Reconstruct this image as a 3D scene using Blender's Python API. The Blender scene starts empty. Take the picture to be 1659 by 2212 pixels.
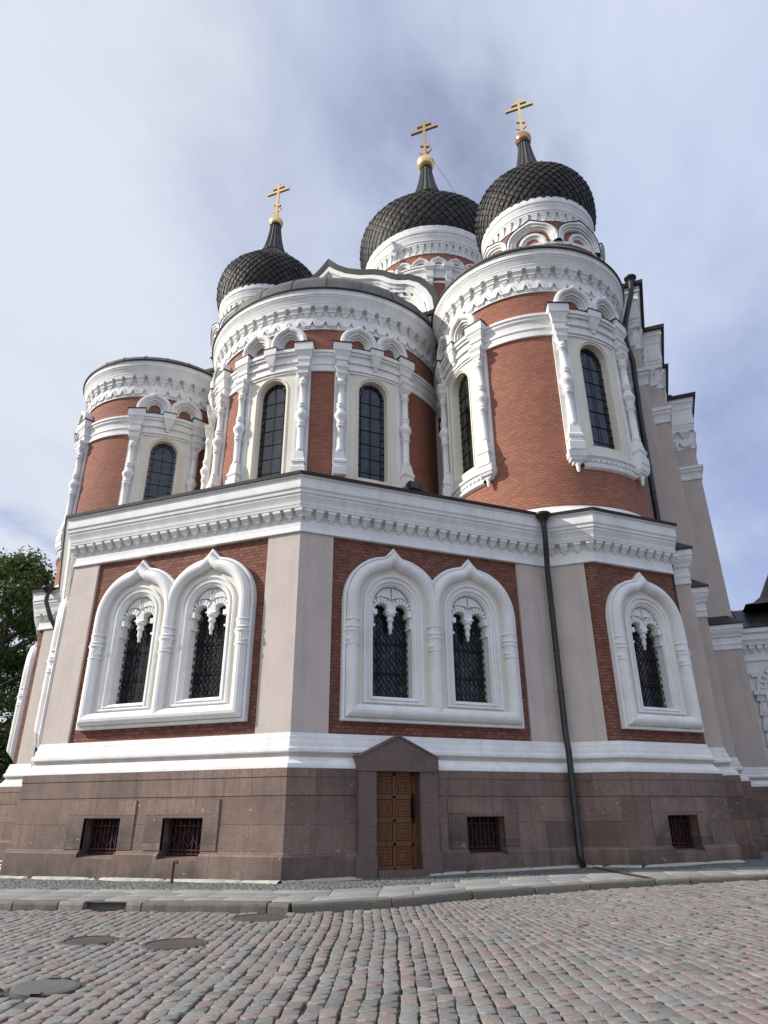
import bpy, math, random
from mathutils import Vector, Matrix
R = math.radians
S = bpy.context.scene
C = S.collection
random.seed(7)

# ------------------------------------------------------------------ camera
# building frame: X = along the east front, Y = into the church, Z up
TH = R(-21.0)
EV = (math.cos(TH), math.sin(TH)); EU = (-EV[1], EV[0])      # building axes seen in the camera's ground frame
MX, MY = -5.91, 18.18
def G(x, y):                                                 # camera ground frame -> building frame
    dx, dy = x-MX, y-MY
    return (dx*EV[0]+dy*EV[1], dx*EU[0]+dy*EU[1])
def Ginv(X, Y):
    return (MX+X*EV[0]+Y*EU[0], MY+X*EV[1]+Y*EU[1])
EYE = 1.5
PITCH, ROLL = R(24.2168), R(-0.3345)
cam = bpy.data.cameras.new('camera'); co = bpy.data.objects.new('camera', cam); C.objects.link(co)
def gdir(v): return Vector((v[0]*EV[0]+v[1]*EV[1], v[0]*EU[0]+v[1]*EU[1], v[2]))
fw = Vector((0, math.cos(PITCH), math.sin(PITCH))); up = Vector((0, -math.sin(PITCH), math.cos(PITCH))); rt = Vector((1, 0, 0))
rt2 = rt*math.cos(ROLL)+up*math.sin(ROLL); up2 = up*math.cos(ROLL)-rt*math.sin(ROLL)
m = Matrix((gdir(rt2), gdir(up2), -gdir(fw))).transposed().to_4x4()
cx, cy = G(0, 0); m.translation = Vector((cx, cy, EYE)); co.matrix_world = m
cam.sensor_fit = 'VERTICAL'; cam.sensor_height = 36; cam.lens = 1449.38/2212*36
cam.clip_start = .1; cam.clip_end = 3000
S.camera = co
S.render.resolution_x = 768; S.render.resolution_y = 1024

# ------------------------------------------------------------------ light
SUN_AZ = R(64)       # from the east front's normal towards the left
SUN_EL = R(31)
sdir = Vector((-math.sin(SUN_AZ)*math.cos(SUN_EL), -math.cos(SUN_AZ)*math.cos(SUN_EL), math.sin(SUN_EL)))
sl = bpy.data.lights.new('sun', 'SUN'); sl.energy = 5; sl.angle = R(.6); sl.color = (1, .955, .88)
so = bpy.data.objects.new('sun', sl); C.objects.link(so)
so.rotation_euler = (-sdir).to_track_quat('-Z', 'Y').to_euler()
S.view_settings.view_transform = 'Standard'; S.view_settings.look = 'None'
S.view_settings.exposure = .14; S.view_settings.gamma = 1

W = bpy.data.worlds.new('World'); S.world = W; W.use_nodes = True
nt = W.node_tree; nt.nodes.clear(); L = nt.links.new
def wn(t, **k):
    n = nt.nodes.new(t)
    for a, b in k.items(): setattr(n, a, b)
    return n
out = wn('ShaderNodeOutputWorld'); bg = wn('ShaderNodeBackground'); bg.inputs[1].default_value = .1
sky = wn('ShaderNodeTexSky'); sky.sky_type = 'NISHITA'; sky.sun_disc = False
sky.sun_elevation = SUN_EL; sky.sun_rotation = math.atan2(sdir.x, sdir.y)
tc = wn('ShaderNodeTexCoord'); sep = wn('ShaderNodeSeparateXYZ'); L(tc.outputs['Generated'], sep.inputs[0])
def mth(op, a, b=None, clamp=False):
    n = wn('ShaderNodeMath', operation=op); n.use_clamp = clamp
    for i, x in enumerate((a, b)):
        if x is None: continue
        if isinstance(x, (int, float)): n.inputs[i].default_value = x
        else: L(x, n.inputs[i])
    return n.outputs[0]
zz = mth('ADD', mth('MAXIMUM', sep.outputs['Z'], 0), .22)
cmb = wn('ShaderNodeCombineXYZ'); L(mth('DIVIDE', sep.outputs['X'], zz), cmb.inputs[0]); L(mth('DIVIDE', sep.outputs['Y'], zz), cmb.inputs[1])
def noise(scale, rot, sc, detail, rough, off=(0, 0, 0)):
    mp = wn('ShaderNodeMapping'); mp.inputs['Rotation'].default_value = (0, 0, R(rot)); mp.inputs['Scale'].default_value = sc; mp.inputs['Location'].default_value = off
    L(cmb.outputs[0], mp.inputs[0])
    n = wn('ShaderNodeTexNoise'); n.inputs['Scale'].default_value = scale; n.inputs['Detail'].default_value = detail; n.inputs['Roughness'].default_value = rough
    n.inputs['Distortion'].default_value = .25
    L(mp.outputs[0], n.inputs[0]); return n.outputs[0]
n1 = noise(1.0, 35, (1, .6, 1), 5, .5, (3.3, 1.7, 0)); n2 = noise(2.3, 20, (1, .6, 1), 6, .55, (7.1, .4, 0))
n3 = noise(3.2, 60, (1, .7, 1), 6, .6, (2.2, 5.1, 0))
mixn = mth('ADD', mth('MULTIPLY', n1, .6), mth('MULTIPLY', n2, .4))
for gd, w0, amt in (((-.113, .62, .777), .98, .2), ((-.76, .57, .31), .95, .42), ((.16, .86, .48), .93, .05)):   # thin places where the blue shows
    dg = wn('ShaderNodeVectorMath', operation='DOT_PRODUCT'); L(tc.outputs['Generated'], dg.inputs[0]); dg.inputs[1].default_value = gd
    mg = wn('ShaderNodeMapRange'); mg.interpolation_type = 'SMOOTHSTEP'; L(dg.outputs['Value'], mg.inputs[0]); mg.inputs[1].default_value = w0; mg.inputs[2].default_value = 1; mg.inputs[4].default_value = amt
    mixn = mth('SUBTRACT', mixn, mth('MULTIPLY', mg.outputs[0], mth('MULTIPLY', mth('SUBTRACT', n3, .36), 2.6, True)))
dot = wn('ShaderNodeVectorMath', operation='DOT_PRODUCT'); L(tc.outputs['Generated'], dot.inputs[0]); dot.inputs[1].default_value = tuple(sdir)
sunny = dot.outputs['Value']
cover = wn('ShaderNodeMapRange'); cover.interpolation_type = 'SMOOTHSTEP'
L(mth('ADD', mixn, mth('MULTIPLY', sunny, .16)), cover.inputs[0]); cover.inputs[1].default_value = .30; cover.inputs[2].default_value = .57
cover.inputs[3].default_value = .28; cover.inputs[4].default_value = 1
bright = wn('ShaderNodeMapRange'); L(mth('ADD', mth('MULTIPLY', sunny, .75), mth('MULTIPLY', mth('SUBTRACT', n2, .5), 1.5)), bright.inputs[0])
bright.inputs[1].default_value = -.45; bright.inputs[2].default_value = .5
ccol = wn('ShaderNodeMix', data_type='RGBA'); L(bright.outputs[0], ccol.inputs[0])
ccol.inputs[6].default_value = (3.9, 4.75, 7.5, 1); ccol.inputs[7].default_value = (6.7, 7.2, 8.1, 1)
fin = wn('ShaderNodeMix', data_type='RGBA'); L(cover.outputs[0], fin.inputs[0]); L(ccol.outputs[2], fin.inputs[7])
tint = wn('ShaderNodeMix', data_type='RGBA', blend_type='MULTIPLY'); tint.inputs[0].default_value = 1
L(sky.outputs[0], tint.inputs[6]); tint.inputs[7].default_value = (1.5, 1.25, 1.35, 1); L(tint.outputs[2], fin.inputs[6])
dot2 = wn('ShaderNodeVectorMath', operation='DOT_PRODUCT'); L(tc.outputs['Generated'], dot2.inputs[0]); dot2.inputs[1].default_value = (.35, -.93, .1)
east = wn('ShaderNodeMapRange'); east.interpolation_type = 'SMOOTHSTEP'; L(dot2.outputs['Value'], east.inputs[0])      # added boost: unseen sky behind the camera brightened to lift the shaded walls
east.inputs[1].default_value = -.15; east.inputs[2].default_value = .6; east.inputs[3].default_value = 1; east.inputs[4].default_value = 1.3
boosted_sky = wn('ShaderNodeVectorMath', operation='SCALE'); L(fin.outputs[2], boosted_sky.inputs[0]); L(east.outputs[0], boosted_sky.inputs['Scale'])
L(boosted_sky.outputs[0], bg.inputs[0]); L(bg.outputs[0], out.inputs[0])

# ------------------------------------------------------------------ materials
def mat(name, col, rough=.8, metal=0, spec=.3):
    m = bpy.data.materials.new(name); m.use_nodes = True
    b = m.node_tree.nodes['Principled BSDF']
    b.inputs['Base Color'].default_value = (*col, 1); b.inputs['Roughness'].default_value = rough
    b.inputs['Metallic'].default_value = metal; b.inputs['Specular IOR Level'].default_value = spec
    return m
class NT:
    def __init__(s, m): s.m = m; s.t = m.node_tree; s.b = s.t.nodes['Principled BSDF']
    def n(s, t, **k):
        n = s.t.nodes.new(t)
        for a, v in k.items():
            if a.startswith('i_'): n.inputs[a[2:].replace('_', ' ')].default_value = v
            else: setattr(n, a, v)
        return n
    def l(s, a, b): s.t.links.new(a, b)
    def noise(s, scale, detail=4, rough=.6, co='Object', sc=(1, 1, 1)):
        tc = s.n('ShaderNodeTexCoord'); mp = s.n('ShaderNodeMapping'); mp.inputs['Scale'].default_value = sc
        s.l(tc.outputs[co], mp.inputs[0]); n = s.n('ShaderNodeTexNoise', i_Scale=scale, i_Detail=detail, i_Roughness=rough); s.l(mp.outputs[0], n.inputs[0])
        return n.outputs[0]
    def ramp(s, f, stops):
        r = s.n('ShaderNodeValToRGB'); e = r.color_ramp.elements
        while len(e) < len(stops): e.new(.5)
        for x, (p, c) in zip(e, stops): x.position = p; x.color = (*c, 1)
        s.l(f, r.inputs[0]); return r.outputs[0]
    def mix(s, f, a, b, mode='MIX'):
        x = s.n('ShaderNodeMix', data_type='RGBA', blend_type=mode)
        for i, v in ((0, f), (6, a), (7, b)):
            if hasattr(v, 'is_linked'): s.l(v, x.inputs[i])
            elif isinstance(v, tuple): x.inputs[i].default_value = (*v, 1)
            else: x.inputs[i].default_value = v
        return x.outputs[2]
    def bump(s, h, st, dist=.02):
        b = s.n('ShaderNodeBump', i_Strength=st, i_Distance=dist); s.l(h, b.inputs['Height']); s.l(b.outputs[0], s.b.inputs['Normal'])
    def col(s, c): s.l(c, s.b.inputs['Base Color'])
def weathered(name, col, dirt, amt=.5, rough=.75, bump=.15, fine=30):
    m = mat(name, col, rough); n = NT(m)
    a = n.noise(1.1, 6, .65); b = n.noise(fine, 3, .6); st = n.noise(2.2, 5, .6, sc=(1.6, 1.6, .16))
    c = n.mix(n.ramp(a, [(.42, (0, 0, 0)), (.75, (amt, amt, amt))]), col, dirt)
    c = n.mix(n.ramp(st, [(.5, (0, 0, 0)), (.8, (amt*.8,)*3)]), c, dirt)
    ru = n.noise(1.3, 6, .7, sc=(3.4, 3.4, .10)); c = n.mix(n.ramp(ru, [(.52, (0, 0, 0)), (.7, (amt*.55,)*3)]), c, tuple(x*.62 for x in col))
    sp = n.noise(6.5, 4, .75); c = n.mix(n.ramp(sp, [(.62, (0, 0, 0)), (.72, (amt*.6,)*3)]), c, tuple(x*.7 for x in dirt))
    c = n.mix(.12, c, n.ramp(b, [(.3, (.5*col[0], .5*col[1], .5*col[2])), (.7, (min(1, 1.2*col[0]), min(1, 1.2*col[1]), min(1, 1.2*col[2])))]))
    n.col(c); n.bump(b, bump, .01); return m
M = {}
M['white'] = weathered('white_plaster', (.80, .79, .765), (.50, .475, .43), .5)
M['cream'] = weathered('cream_plaster', (.76, .71, .60), (.58, .53, .45), .4)
M['pink'] = weathered('pink_plaster', (.54, .465, .41), (.42, .365, .325), .75, bump=.3, fine=45)
def brickmat(name, c1, c2, mo, w, h, ms):
    m = mat(name, c1, .85); n = NT(m); tc = n.n('ShaderNodeTexCoord')
    b = n.n('ShaderNodeTexBrick', i_Scale=1, i_Mortar_Size=ms, i_Mortar_Smooth=.2, i_Brick_Width=w, i_Row_Height=h, i_Bias=0)
    b.inputs['Color1'].default_value = (*c1, 1); b.inputs['Color2'].default_value = (*c2, 1); b.inputs['Mortar'].default_value = (*mo, 1)
    n.l(tc.outputs['UV'], b.inputs[0])
    big = n.noise(.8, 5, .6); c = n.mix(n.ramp(big, [(.35, (0, 0, 0)), (.75, (.35, .35, .35))]), b.outputs[0], (c2[0]*.6, c2[1]*.62, c2[2]*.7))
    f = n.noise(40, 2); c = n.mix(.18, c, n.ramp(f, [(.3, (c1[0]*.5, c1[1]*.5, c1[2]*.5)), (.7, (c1[0]*1.4, c1[1]*1.4, c1[2]*1.4))]))
    n.col(c)
    inv = n.n('ShaderNodeMath', operation='SUBTRACT'); inv.inputs[0].default_value = 1; n.l(b.outputs['Fac'], inv.inputs[1])
    n.bump(inv.outputs[0], .6, .012); return m
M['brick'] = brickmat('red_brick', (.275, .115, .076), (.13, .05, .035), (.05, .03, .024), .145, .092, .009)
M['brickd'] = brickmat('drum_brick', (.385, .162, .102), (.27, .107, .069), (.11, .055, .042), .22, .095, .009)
def granite():
    m = mat('brown_granite', (.15, .1, .085), .7); n = NT(m)
    tc = n.n('ShaderNodeTexCoord')
    b = n.n('ShaderNodeTexBrick', i_Scale=1, i_Mortar_Size=.007, i_Mortar_Smooth=.1, i_Brick_Width=1.55, i_Row_Height=.6, i_Bias=0, offset=.43)
    b.inputs['Color1'].default_value = (.235, .158, .125, 1); b.inputs['Color2'].default_value = (.135, .09, .072, 1); b.inputs['Mortar'].default_value = (.07, .05, .045, 1)
    n.l(tc.outputs['UV'], b.inputs[0])
    sp = n.noise(42, 3, .7); c = n.mix(.8, b.outputs[0], n.ramp(sp, [(.3, (.25, .25, .25)), (.5, (.5, .5, .5)), (.72, (1, .98, .95))]), 'OVERLAY')
    big = n.noise(.9, 5, .65); c = n.mix(n.ramp(big, [(.42, (0, 0, 0)), (.72, (.65, .65, .65))]), c, (.08, .058, .05))
    drip = n.noise(3.2, 5, .6, sc=(2, 2, .12)); c = n.mix(n.ramp(drip, [(.5, (0, 0, 0)), (.72, (.55, .55, .55))]), c, (.07, .052, .045))
    pale = n.noise(.55, 6, .7); c = n.mix(n.ramp(pale, [(.5, (0, 0, 0)), (.75, (.4, .4, .4))]), c, (.27, .205, .175))
    sx = n.n('ShaderNodeSeparateXYZ'); n.l(tc.outputs['UV'], sx.inputs[0])
    lo = n.n('ShaderNodeMapRange'); n.l(sx.outputs[1], lo.inputs[0]); lo.inputs[1].default_value = .12; lo.inputs[2].default_value = -.55; 
    st = n.noise(1.7, 6, .65); k = n.n('ShaderNodeMath', operation='MULTIPLY'); n.l(lo.outputs[0], k.inputs[0]); n.l(n.ramp(st, [(.35, (0, 0, 0)), (.65, (.9, .9, .9))]), k.inputs[1])
    c = n.mix(k.outputs[0], c, (.05, .042, .034))
    wh = n.noise(9, 1, .3); c = n.mix(n.ramp(wh, [(.76, (0, 0, 0)), (.79, (.5, .5, .5))]), c, (.4, .38, .36))
    n.col(c); n.bump(sp, .35, .012); return m
M['granite'] = granite()
def granite2():
    m = mat('portal_granite', (.14, .098, .085), .65); n = NT(m); sp = n.noise(42, 3, .7)
    c = n.mix(.85, (.14, .098, .085), n.ramp(sp, [(.3, (.2, .2, .2)), (.5, (.5, .5, .5)), (.72, (1, .98, .95))]), 'OVERLAY')
    c = n.mix(n.ramp(n.noise(1.3, 5, .6), [(.42, (0, 0, 0)), (.8, (.55, .55, .55))]), c, (.07, .05, .043)); n.col(c); n.bump(sp, .35, .012); return m
M['granite_trim'] = granite2()
def metal(name, col, rough, mt, var=.4):
    m = mat(name, col, rough, mt, .4); n = NT(m); a = n.noise(1.4, 5, .6)
    n.col(n.mix(n.ramp(a, [(.35, (0, 0, 0)), (.7, (var, var, var))]), col, tuple(min(1, x*2.1+.012) for x in col))); n.bump(n.noise(3, 3), .25, .03); return m
M['roof'] = metal('dark_roof_metal', (.035, .033, .031), .5, .35)
M['conch'] = metal('grey_roof_sheet', (.085, .078, .072), .5, .3, .5)
M['edge'] = metal('brown_metal_edge', (.028, .018, .015), .55, .2)
M['pipe'] = metal('dark_drainpipe_metal', (.03, .031, .03), .42, .5)
def tiles():
    m = mat('dome_metal_tile', (.04, .035, .031), .6, .08, .3); n = NT(m)
    at = n.n('ShaderNodeAttribute', attribute_name='tint'); a = n.noise(2.2, 4, .6)
    c = n.ramp(at.outputs['Fac'], [(0, (.014, .013, .0125)), (.5, (.026, .023, .021)), (1, (.06, .05, .044))])
    n.col(n.mix(n.ramp(a, [(.4, (0, 0, 0)), (.75, (.5, .5, .5))]), c, (.045, .036, .031))); return m
M['tile'] = tiles()
M['gold'] = mat('gilded_metal', (.80, .57, .27), .32, 1)
M['goldd'] = mat('worn_gilded_metal', (.50, .33, .19), .38, .9)
M['copper'] = mat('tarnished_gilded_ball', (.50, .25, .13), .25, 1)
def glass(name, c, rough):
    m = mat(name, c, rough, 0, .7); m.node_tree.nodes['Principled BSDF'].inputs['IOR'].default_value = 1.5; n = NT(m); a = n.noise(1.6, 3, .6); n.col(n.mix(n.ramp(a, [(.4, (0, 0, 0)), (.65, (1, 1, 1))]), c, tuple(x*2.2 for x in c))); n.bump(n.noise(2.6, 3), .35, .06); return m
M['glass'] = glass('dark_leaded_glass', (.014, .015, .018), .06)
def stained():
    m = mat('stained_glass', (.02, .02, .025), .1, 0, .6); n = NT(m); tc = n.n('ShaderNodeTexCoord')
    v = n.n('ShaderNodeTexVoronoi', i_Scale=4.2); n.l(tc.outputs['Object'], v.inputs[0])
    sx = n.n('ShaderNodeSeparateColor'); n.l(v.outputs['Color'], sx.inputs[0])
    n.col(n.ramp(sx.outputs[0], [(0, (.012, .012, .016)), (.35, (.02, .02, .032)), (.55, (.03, .028, .03)), (.72, (.035, .012, .014)), (.85, (.075, .06, .03)), (1, (.06, .06, .065))])); n.bump(n.noise(5, 2), .15, .03); return m
M['stained'] = stained()
M['iron'] = mat('black_iron', (.012, .012, .012), .5, .6)
M['rediron'] = mat('dark_red_iron', (.06, .018, .02), .6, .2)
M['dark'] = mat('dark_interior', (.012, .011, .011), .9)
def wood():
    m = mat('brown_oak', (.2, .085, .025), .45); n = NT(m); a = n.noise(6, 5, .6, 'Object', (6, 6, .7)); b = n.noise(1.2, 3)
    c = n.ramp(a, [(.3, (.075, .028, .010)), (.5, (.135, .053, .017)), (.72, (.18, .078, .026))]); n.col(n.mix(n.ramp(b, [(.4, (0, 0, 0)), (.7, (.45, .45, .45))]), c, (.08, .03, .01))); n.bump(a, .2, .008); return m
M['wood'] = wood()
M['rust'] = weathered('rusty_iron', (.10, .05, .032), (.05, .028, .02), .7, .8)
M['lid'] = weathered('worn_cast_iron', (.085, .07, .062), (.05, .04, .036), .7, .6, .3)
M['lidg'] = weathered('grey_steel_lid', (.12, .113, .108), (.08, .075, .07), .6, .5, .3)
M['spot'] = mat('grey_floodlight_case', (.06, .065, .07), .5, .3)
def stonecol(name, stops, rough=.75):
    m = mat(name, (.2, .2, .2), rough, 0, .35); n = NT(m)
    at = n.n('ShaderNodeAttribute', attribute_name='tint'); c = n.ramp(at.outputs['Fac'], stops)
    f = n.noise(28, 4, .7); c = n.mix(.65, c, n.ramp(f, [(.28, (.28, .28, .28)), (.5, (.5, .5, .5)), (.75, (.82, .81, .8))]), 'OVERLAY')
    big = n.noise(.7, 5, .6); c = n.mix(n.ramp(big, [(.45, (0, 0, 0)), (.8, (.4, .4, .4))]), c, (.11, .10, .09))
    n.col(c); n.bump(f, .45, .012); return m
M['sett'] = stonecol('street_sett', [(0, (.11, .107, .10)), (.22, (.16, .157, .147)), (.40, (.20, .196, .182)), (.52, (.20, .172, .157)), (.66, (.215, .172, .156)), (.82, (.175, .137, .125)), (1, (.285, .255, .225))])
M['smallsett'] = stonecol('pavement_cobble', [(0, (.085, .092, .085)), (.5, (.125, .132, .12)), (1, (.18, .183, .168))])
M['slab'] = stonecol('pavement_slab', [(0, (.20, .205, .195)), (.5, (.245, .245, .23)), (1, (.29, .285, .265))])
M['kerb'] = stonecol('kerb_stone', [(0, (.12, .108, .086)), (.5, (.17, .152, .122)), (1, (.22, .20, .165))])
M['joint'] = weathered('sandy_joint', (.062, .055, .047), (.035, .032, .028), .7, .95, .5)
M['mortar'] = weathered('pale_mortar', (.45, .43, .38), (.25, .24, .21), .6, .9, .6)
M['ground'] = weathered('asphalt_ground', (.08, .078, .074), (.05, .05, .048), .6, .95, .3)
def leafm(name, stops):
    m = mat(name, (.05, .09, .02), .6, 0, .25); n = NT(m); at = n.n('ShaderNodeAttribute', attribute_name='tint'); n.col(n.ramp(at.outputs['Fac'], stops))
    n.b.inputs['Subsurface Weight'].default_value = 0
    tr = n.n('ShaderNodeBsdfTranslucent'); n.l(n.ramp(at.outputs['Fac'], stops), tr.inputs[0]); mx = n.n('ShaderNodeMixShader'); mx.inputs[0].default_value = .3
    o = n.t.nodes['Material Output']; n.l(n.b.outputs[0], mx.inputs[1]); n.l(tr.outputs[0], mx.inputs[2]); n.l(mx.outputs[0], o.inputs[0]); return m
M['leaf'] = leafm('linden_leaf', [(0, (.022, .044, .011)), (.5, (.05, .085, .02)), (1, (.11, .15, .04))])
M['bark'] = weathered('tree_bark', (.06, .048, .038), (.03, .025, .02), .7, .95, .8)

# ------------------------------------------------------------------ mesh builder
class MB:
    def __init__(s): s.v = []; s.f = []; s.m = []; s.uv = []; s.sm = []; s.t = []; s.mats = []
    def mi(s, k):
        if k not in s.mats: s.mats.append(k)
        return s.mats.index(k)
    def add(s, vs, fs, k, uvs=None, smooth=False, tint=0.):
        o = len(s.v); s.v += [tuple(p) for p in vs]; i = s.mi(k)
        for f in fs:
            s.f.append(tuple(o+a for a in f)); s.m.append(i); s.sm.append(smooth); s.t.append(tint)
            s.uv.append([uvs[a] for a in f] if uvs else [(0, 0)]*len(f))
    def quad(s, pts, k, uvs=None, **kw): s.add(pts, [tuple(range(len(pts)))], k, uvs, **kw)
    def build(s, name, parent=None, tint=False, flip=False):
        me = bpy.data.meshes.new(name); me.from_pydata(s.v, [], s.f)
        for k in s.mats: me.materials.append(M[k])
        me.polygons.foreach_set('material_index', s.m); me.polygons.foreach_set('use_smooth', s.sm)
        ul = me.uv_layers.new(name='UVMap'); ul.data.foreach_set('uv', [c for f in s.uv for p in f for c in p])
        if tint:
            a = me.attributes.new('tint', 'FLOAT', 'FACE'); a.data.foreach_set('value', s.t)
        me.update(); o = bpy.data.objects.new(name, me); C.objects.link(o)
        if parent: o.parent = parent
        return o
def tag(o, label=None, cat=None, group=None, kind=None):
    for k, v in (('label', label), ('category', cat), ('group', group), ('kind', kind)):
        if v: o[k] = v
    return o
def empty(name, parent=None):
    o = bpy.data.objects.new(name, None); C.objects.link(o); o.empty_display_size = .3
    if parent: o.parent = parent
    return o

# mapping functions: (s along the wall, d outwards, z above eye level) -> world
def flat(P, Q):
    dx, dy = Q[0]-P[0], Q[1]-P[1]; l = math.hypot(dx, dy); tx, ty = dx/l, dy/l
    def F(s, d, z): return (P[0]+tx*s+ty*d, P[1]+ty*s-tx*d, z+EYE)
    F.len = l; F.curved = False; return F
def cyl(c, rad, th0):
    def F(s, d, z):
        t = th0+s/rad; r = rad+d
        return (c[0]+r*math.sin(t), c[1]-r*math.cos(t), z+EYE)
    F.curved = True; return F
def shift(F, ds):
    def H(s, d, z): return F(s+ds, d, z)
    H.curved = getattr(F, "curved", False); return H
def box(b, F, s0, s1, d0, d1, z0, z1, k, taper=None):
    n = max(1, int(math.ceil((s1-s0)/.45))) if getattr(F, "curved", False) else 1
    for i in range(n):
        a = s0+(s1-s0)*i/n; c = s0+(s1-s0)*(i+1)/n
        vs = [F(a, d0, z0), F(c, d0, z0), F(c, d1, z0), F(a, d1, z0), F(a, d0, z1), F(c, d0, z1), F(c, d1, z1), F(a, d1, z1)]
        fs = [(3, 2, 6, 7), (0, 3, 2, 1)[::-1], (4, 5, 6, 7)]
        fs = [(3, 2, 6, 7)[::-1], (0, 1, 2, 3)[::-1], (7, 6, 5, 4)[::-1]]
        if i == 0: fs.append((0, 3, 7, 4))
        if i == n-1: fs.append((1, 2, 6, 5))
        u = [(a, z0), (c, z0), (c, z0), (a, z0), (a, z1), (c, z1), (c, z1), (a, z1)]
        b.add(vs, fs, k, u)
def frustum(b, F, s, d, z0, z1, w0, w1, p0, p1, k):      # block against the wall: half width w and projection p at both heights
    vs = []
    for z, w, p in ((z0, w0, p0), (z1, w1, p1)): vs += [F(s-w, d-.04, z), F(s+w, d-.04, z), F(s+w, d+p, z), F(s-w, d+p, z)]
    b.add(vs, [(2, 3, 7, 6), (0, 1, 2, 3), (4, 5, 6, 7), (0, 3, 7, 4), (1, 2, 6, 5)], k)
def lathe(b, F, s, d, prof, k, n=10, square=False, smooth=True, a0=0.):
    ns = 4 if square else n; off = math.pi/4 if square else a0; kk = math.sqrt(2) if square else 1
    vs = []; fs = []
    for r, z in prof:
        for i in range(ns):
            a = off+2*math.pi*i/ns; vs.append(F(s+kk*r*math.cos(a), d+kk*r*math.sin(a), z))
    for j in range(len(prof)-1):
        for i in range(ns):
            i2 = (i+1) % ns; fs.append((j*ns+i, j*ns+i2, (j+1)*ns+i2, (j+1)*ns+i))
    fs.append(tuple(range(ns))); fs.append(tuple((len(prof)-1)*ns+i for i in range(ns)))
    b.add(vs, fs, k, smooth=smooth and not square)
def prism(b, F, poly, d0, d1, k):
    n = len(poly); vs = [F(s, d0, z) for s, z in poly]+[F(s, d1, z) for s, z in poly]
    b.add(vs, [tuple(range(n, 2*n))]+[(i, (i+1) % n, n+(i+1) % n, n+i) for i in range(n)], k, [p for p in poly]*2)
def sweep(b, F, path, prof, k, closed=False, clamp=None, smooth=False, post=None):
    """profile (w, d) swept along a path (s, z) in the wall plane; w>0 is to the right of the walking direction"""
    n = len(path); off = []
    for i in range(n):
        p = path[i]; a = path[i-1] if (i or closed) else None; c = path[(i+1) % n] if (i < n-1 or closed) else None
        def nr(x, y): l = math.hypot(y[0]-x[0], y[1]-x[1]) or 1; return ((y[1]-x[1])/l, -(y[0]-x[0])/l)
        ns = [nr(x, y) for x, y in ((a, p), (p, c)) if x and y]
        if len(ns) == 2:
            mx, my = ns[0][0]+ns[1][0], ns[0][1]+ns[1][1]; q = mx*mx+my*my
            sc = 2/max(q, .35); off.append((mx*sc, my*sc))
        else: off.append(ns[0])
    m = len(prof); vs = []; uv = []
    for p, o in zip(path, off):
        for w, d in prof:
            s = p[0]+o[0]*w; z = p[1]+o[1]*w
            if post: z += post(s, w, z)
            if clamp: s = min(max(s, clamp[0]), clamp[1])
            vs.append(F(s, d, z)); uv.append((s, z))
    fs = []
    for i in range(n if closed else n-1):
        j = (i+1) % n
        for q in range(m-1): fs.append((i*m+q, j*m+q, j*m+q+1, i*m+q+1))
    b.add(vs, fs, k, uv, smooth=smooth)
def band(b, F, outer, inner, d0, d1, k):                  # flat ring between two outlines of equal length (d may differ)
    n = len(outer); vs = [F(s, d0, z) for s, z in outer]+[F(s, d1, z) for s, z in inner]
    b.add(vs, [(i, i+1, n+i+1, n+i) for i in range(n-1)], k, outer+inner)
def tip(c, wd, h, zmin, keep=.35, w0=-.2, w1=.2):
    """keel point raised over the crown of an arch: full at the outer edge w0, fading to the inner edge w1"""
    def f(s, w, z):
        t = abs(s-c)/wd
        if t >= 1 or z < zmin: return 0
        g = min(1, max(0, (w-w0)/(w1-w0))); return h*(1-g*(1-keep))*(1-t)**1.25
    return f
def sarch(c, r, zs, n=40, e=2.25):
    def q(x): return math.copysign(abs(x)**(2/e), x)
    return [(c-r*q(math.cos(math.pi*i/n)), zs+r*q(math.sin(math.pi*i/n))) for i in range(n+1)]
def arch(c, r, zs, zb, n=20, a0=0., a1=math.pi):          # open outline: up the left jamb, over the arch, down the right
    pts = [(c-r*math.cos(a0+(a1-a0)*i/n), zs+r*math.sin(a0+(a1-a0)*i/n)) for i in range(n+1)]
    return [(c-r, zb)]+pts+[(c+r, zb)]
def offs_path(path, off, closed=False):
    n = len(path); res = []
    for i in range(n):
        p = path[i]; ns = []
        if i or closed: a = path[i-1]; l = math.hypot(p[0]-a[0], p[1]-a[1]); ns.append(((p[1]-a[1])/l, -(p[0]-a[0])/l))
        if i < n-1 or closed: c = path[(i+1) % n]; l = math.hypot(c[0]-p[0], c[1]-p[1]); ns.append(((c[1]-p[1])/l, -(c[0]-p[0])/l))
        if len(ns) == 2:
            mx, my = ns[0][0]+ns[1][0], ns[0][1]+ns[1][1]; q = mx*mx+my*my; res.append((p[0]+off*mx*2/q, p[1]+off*my*2/q))
        else: res.append((p[0]+off*ns[0][0], p[1]+off*ns[0][1]))
    return res
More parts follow.
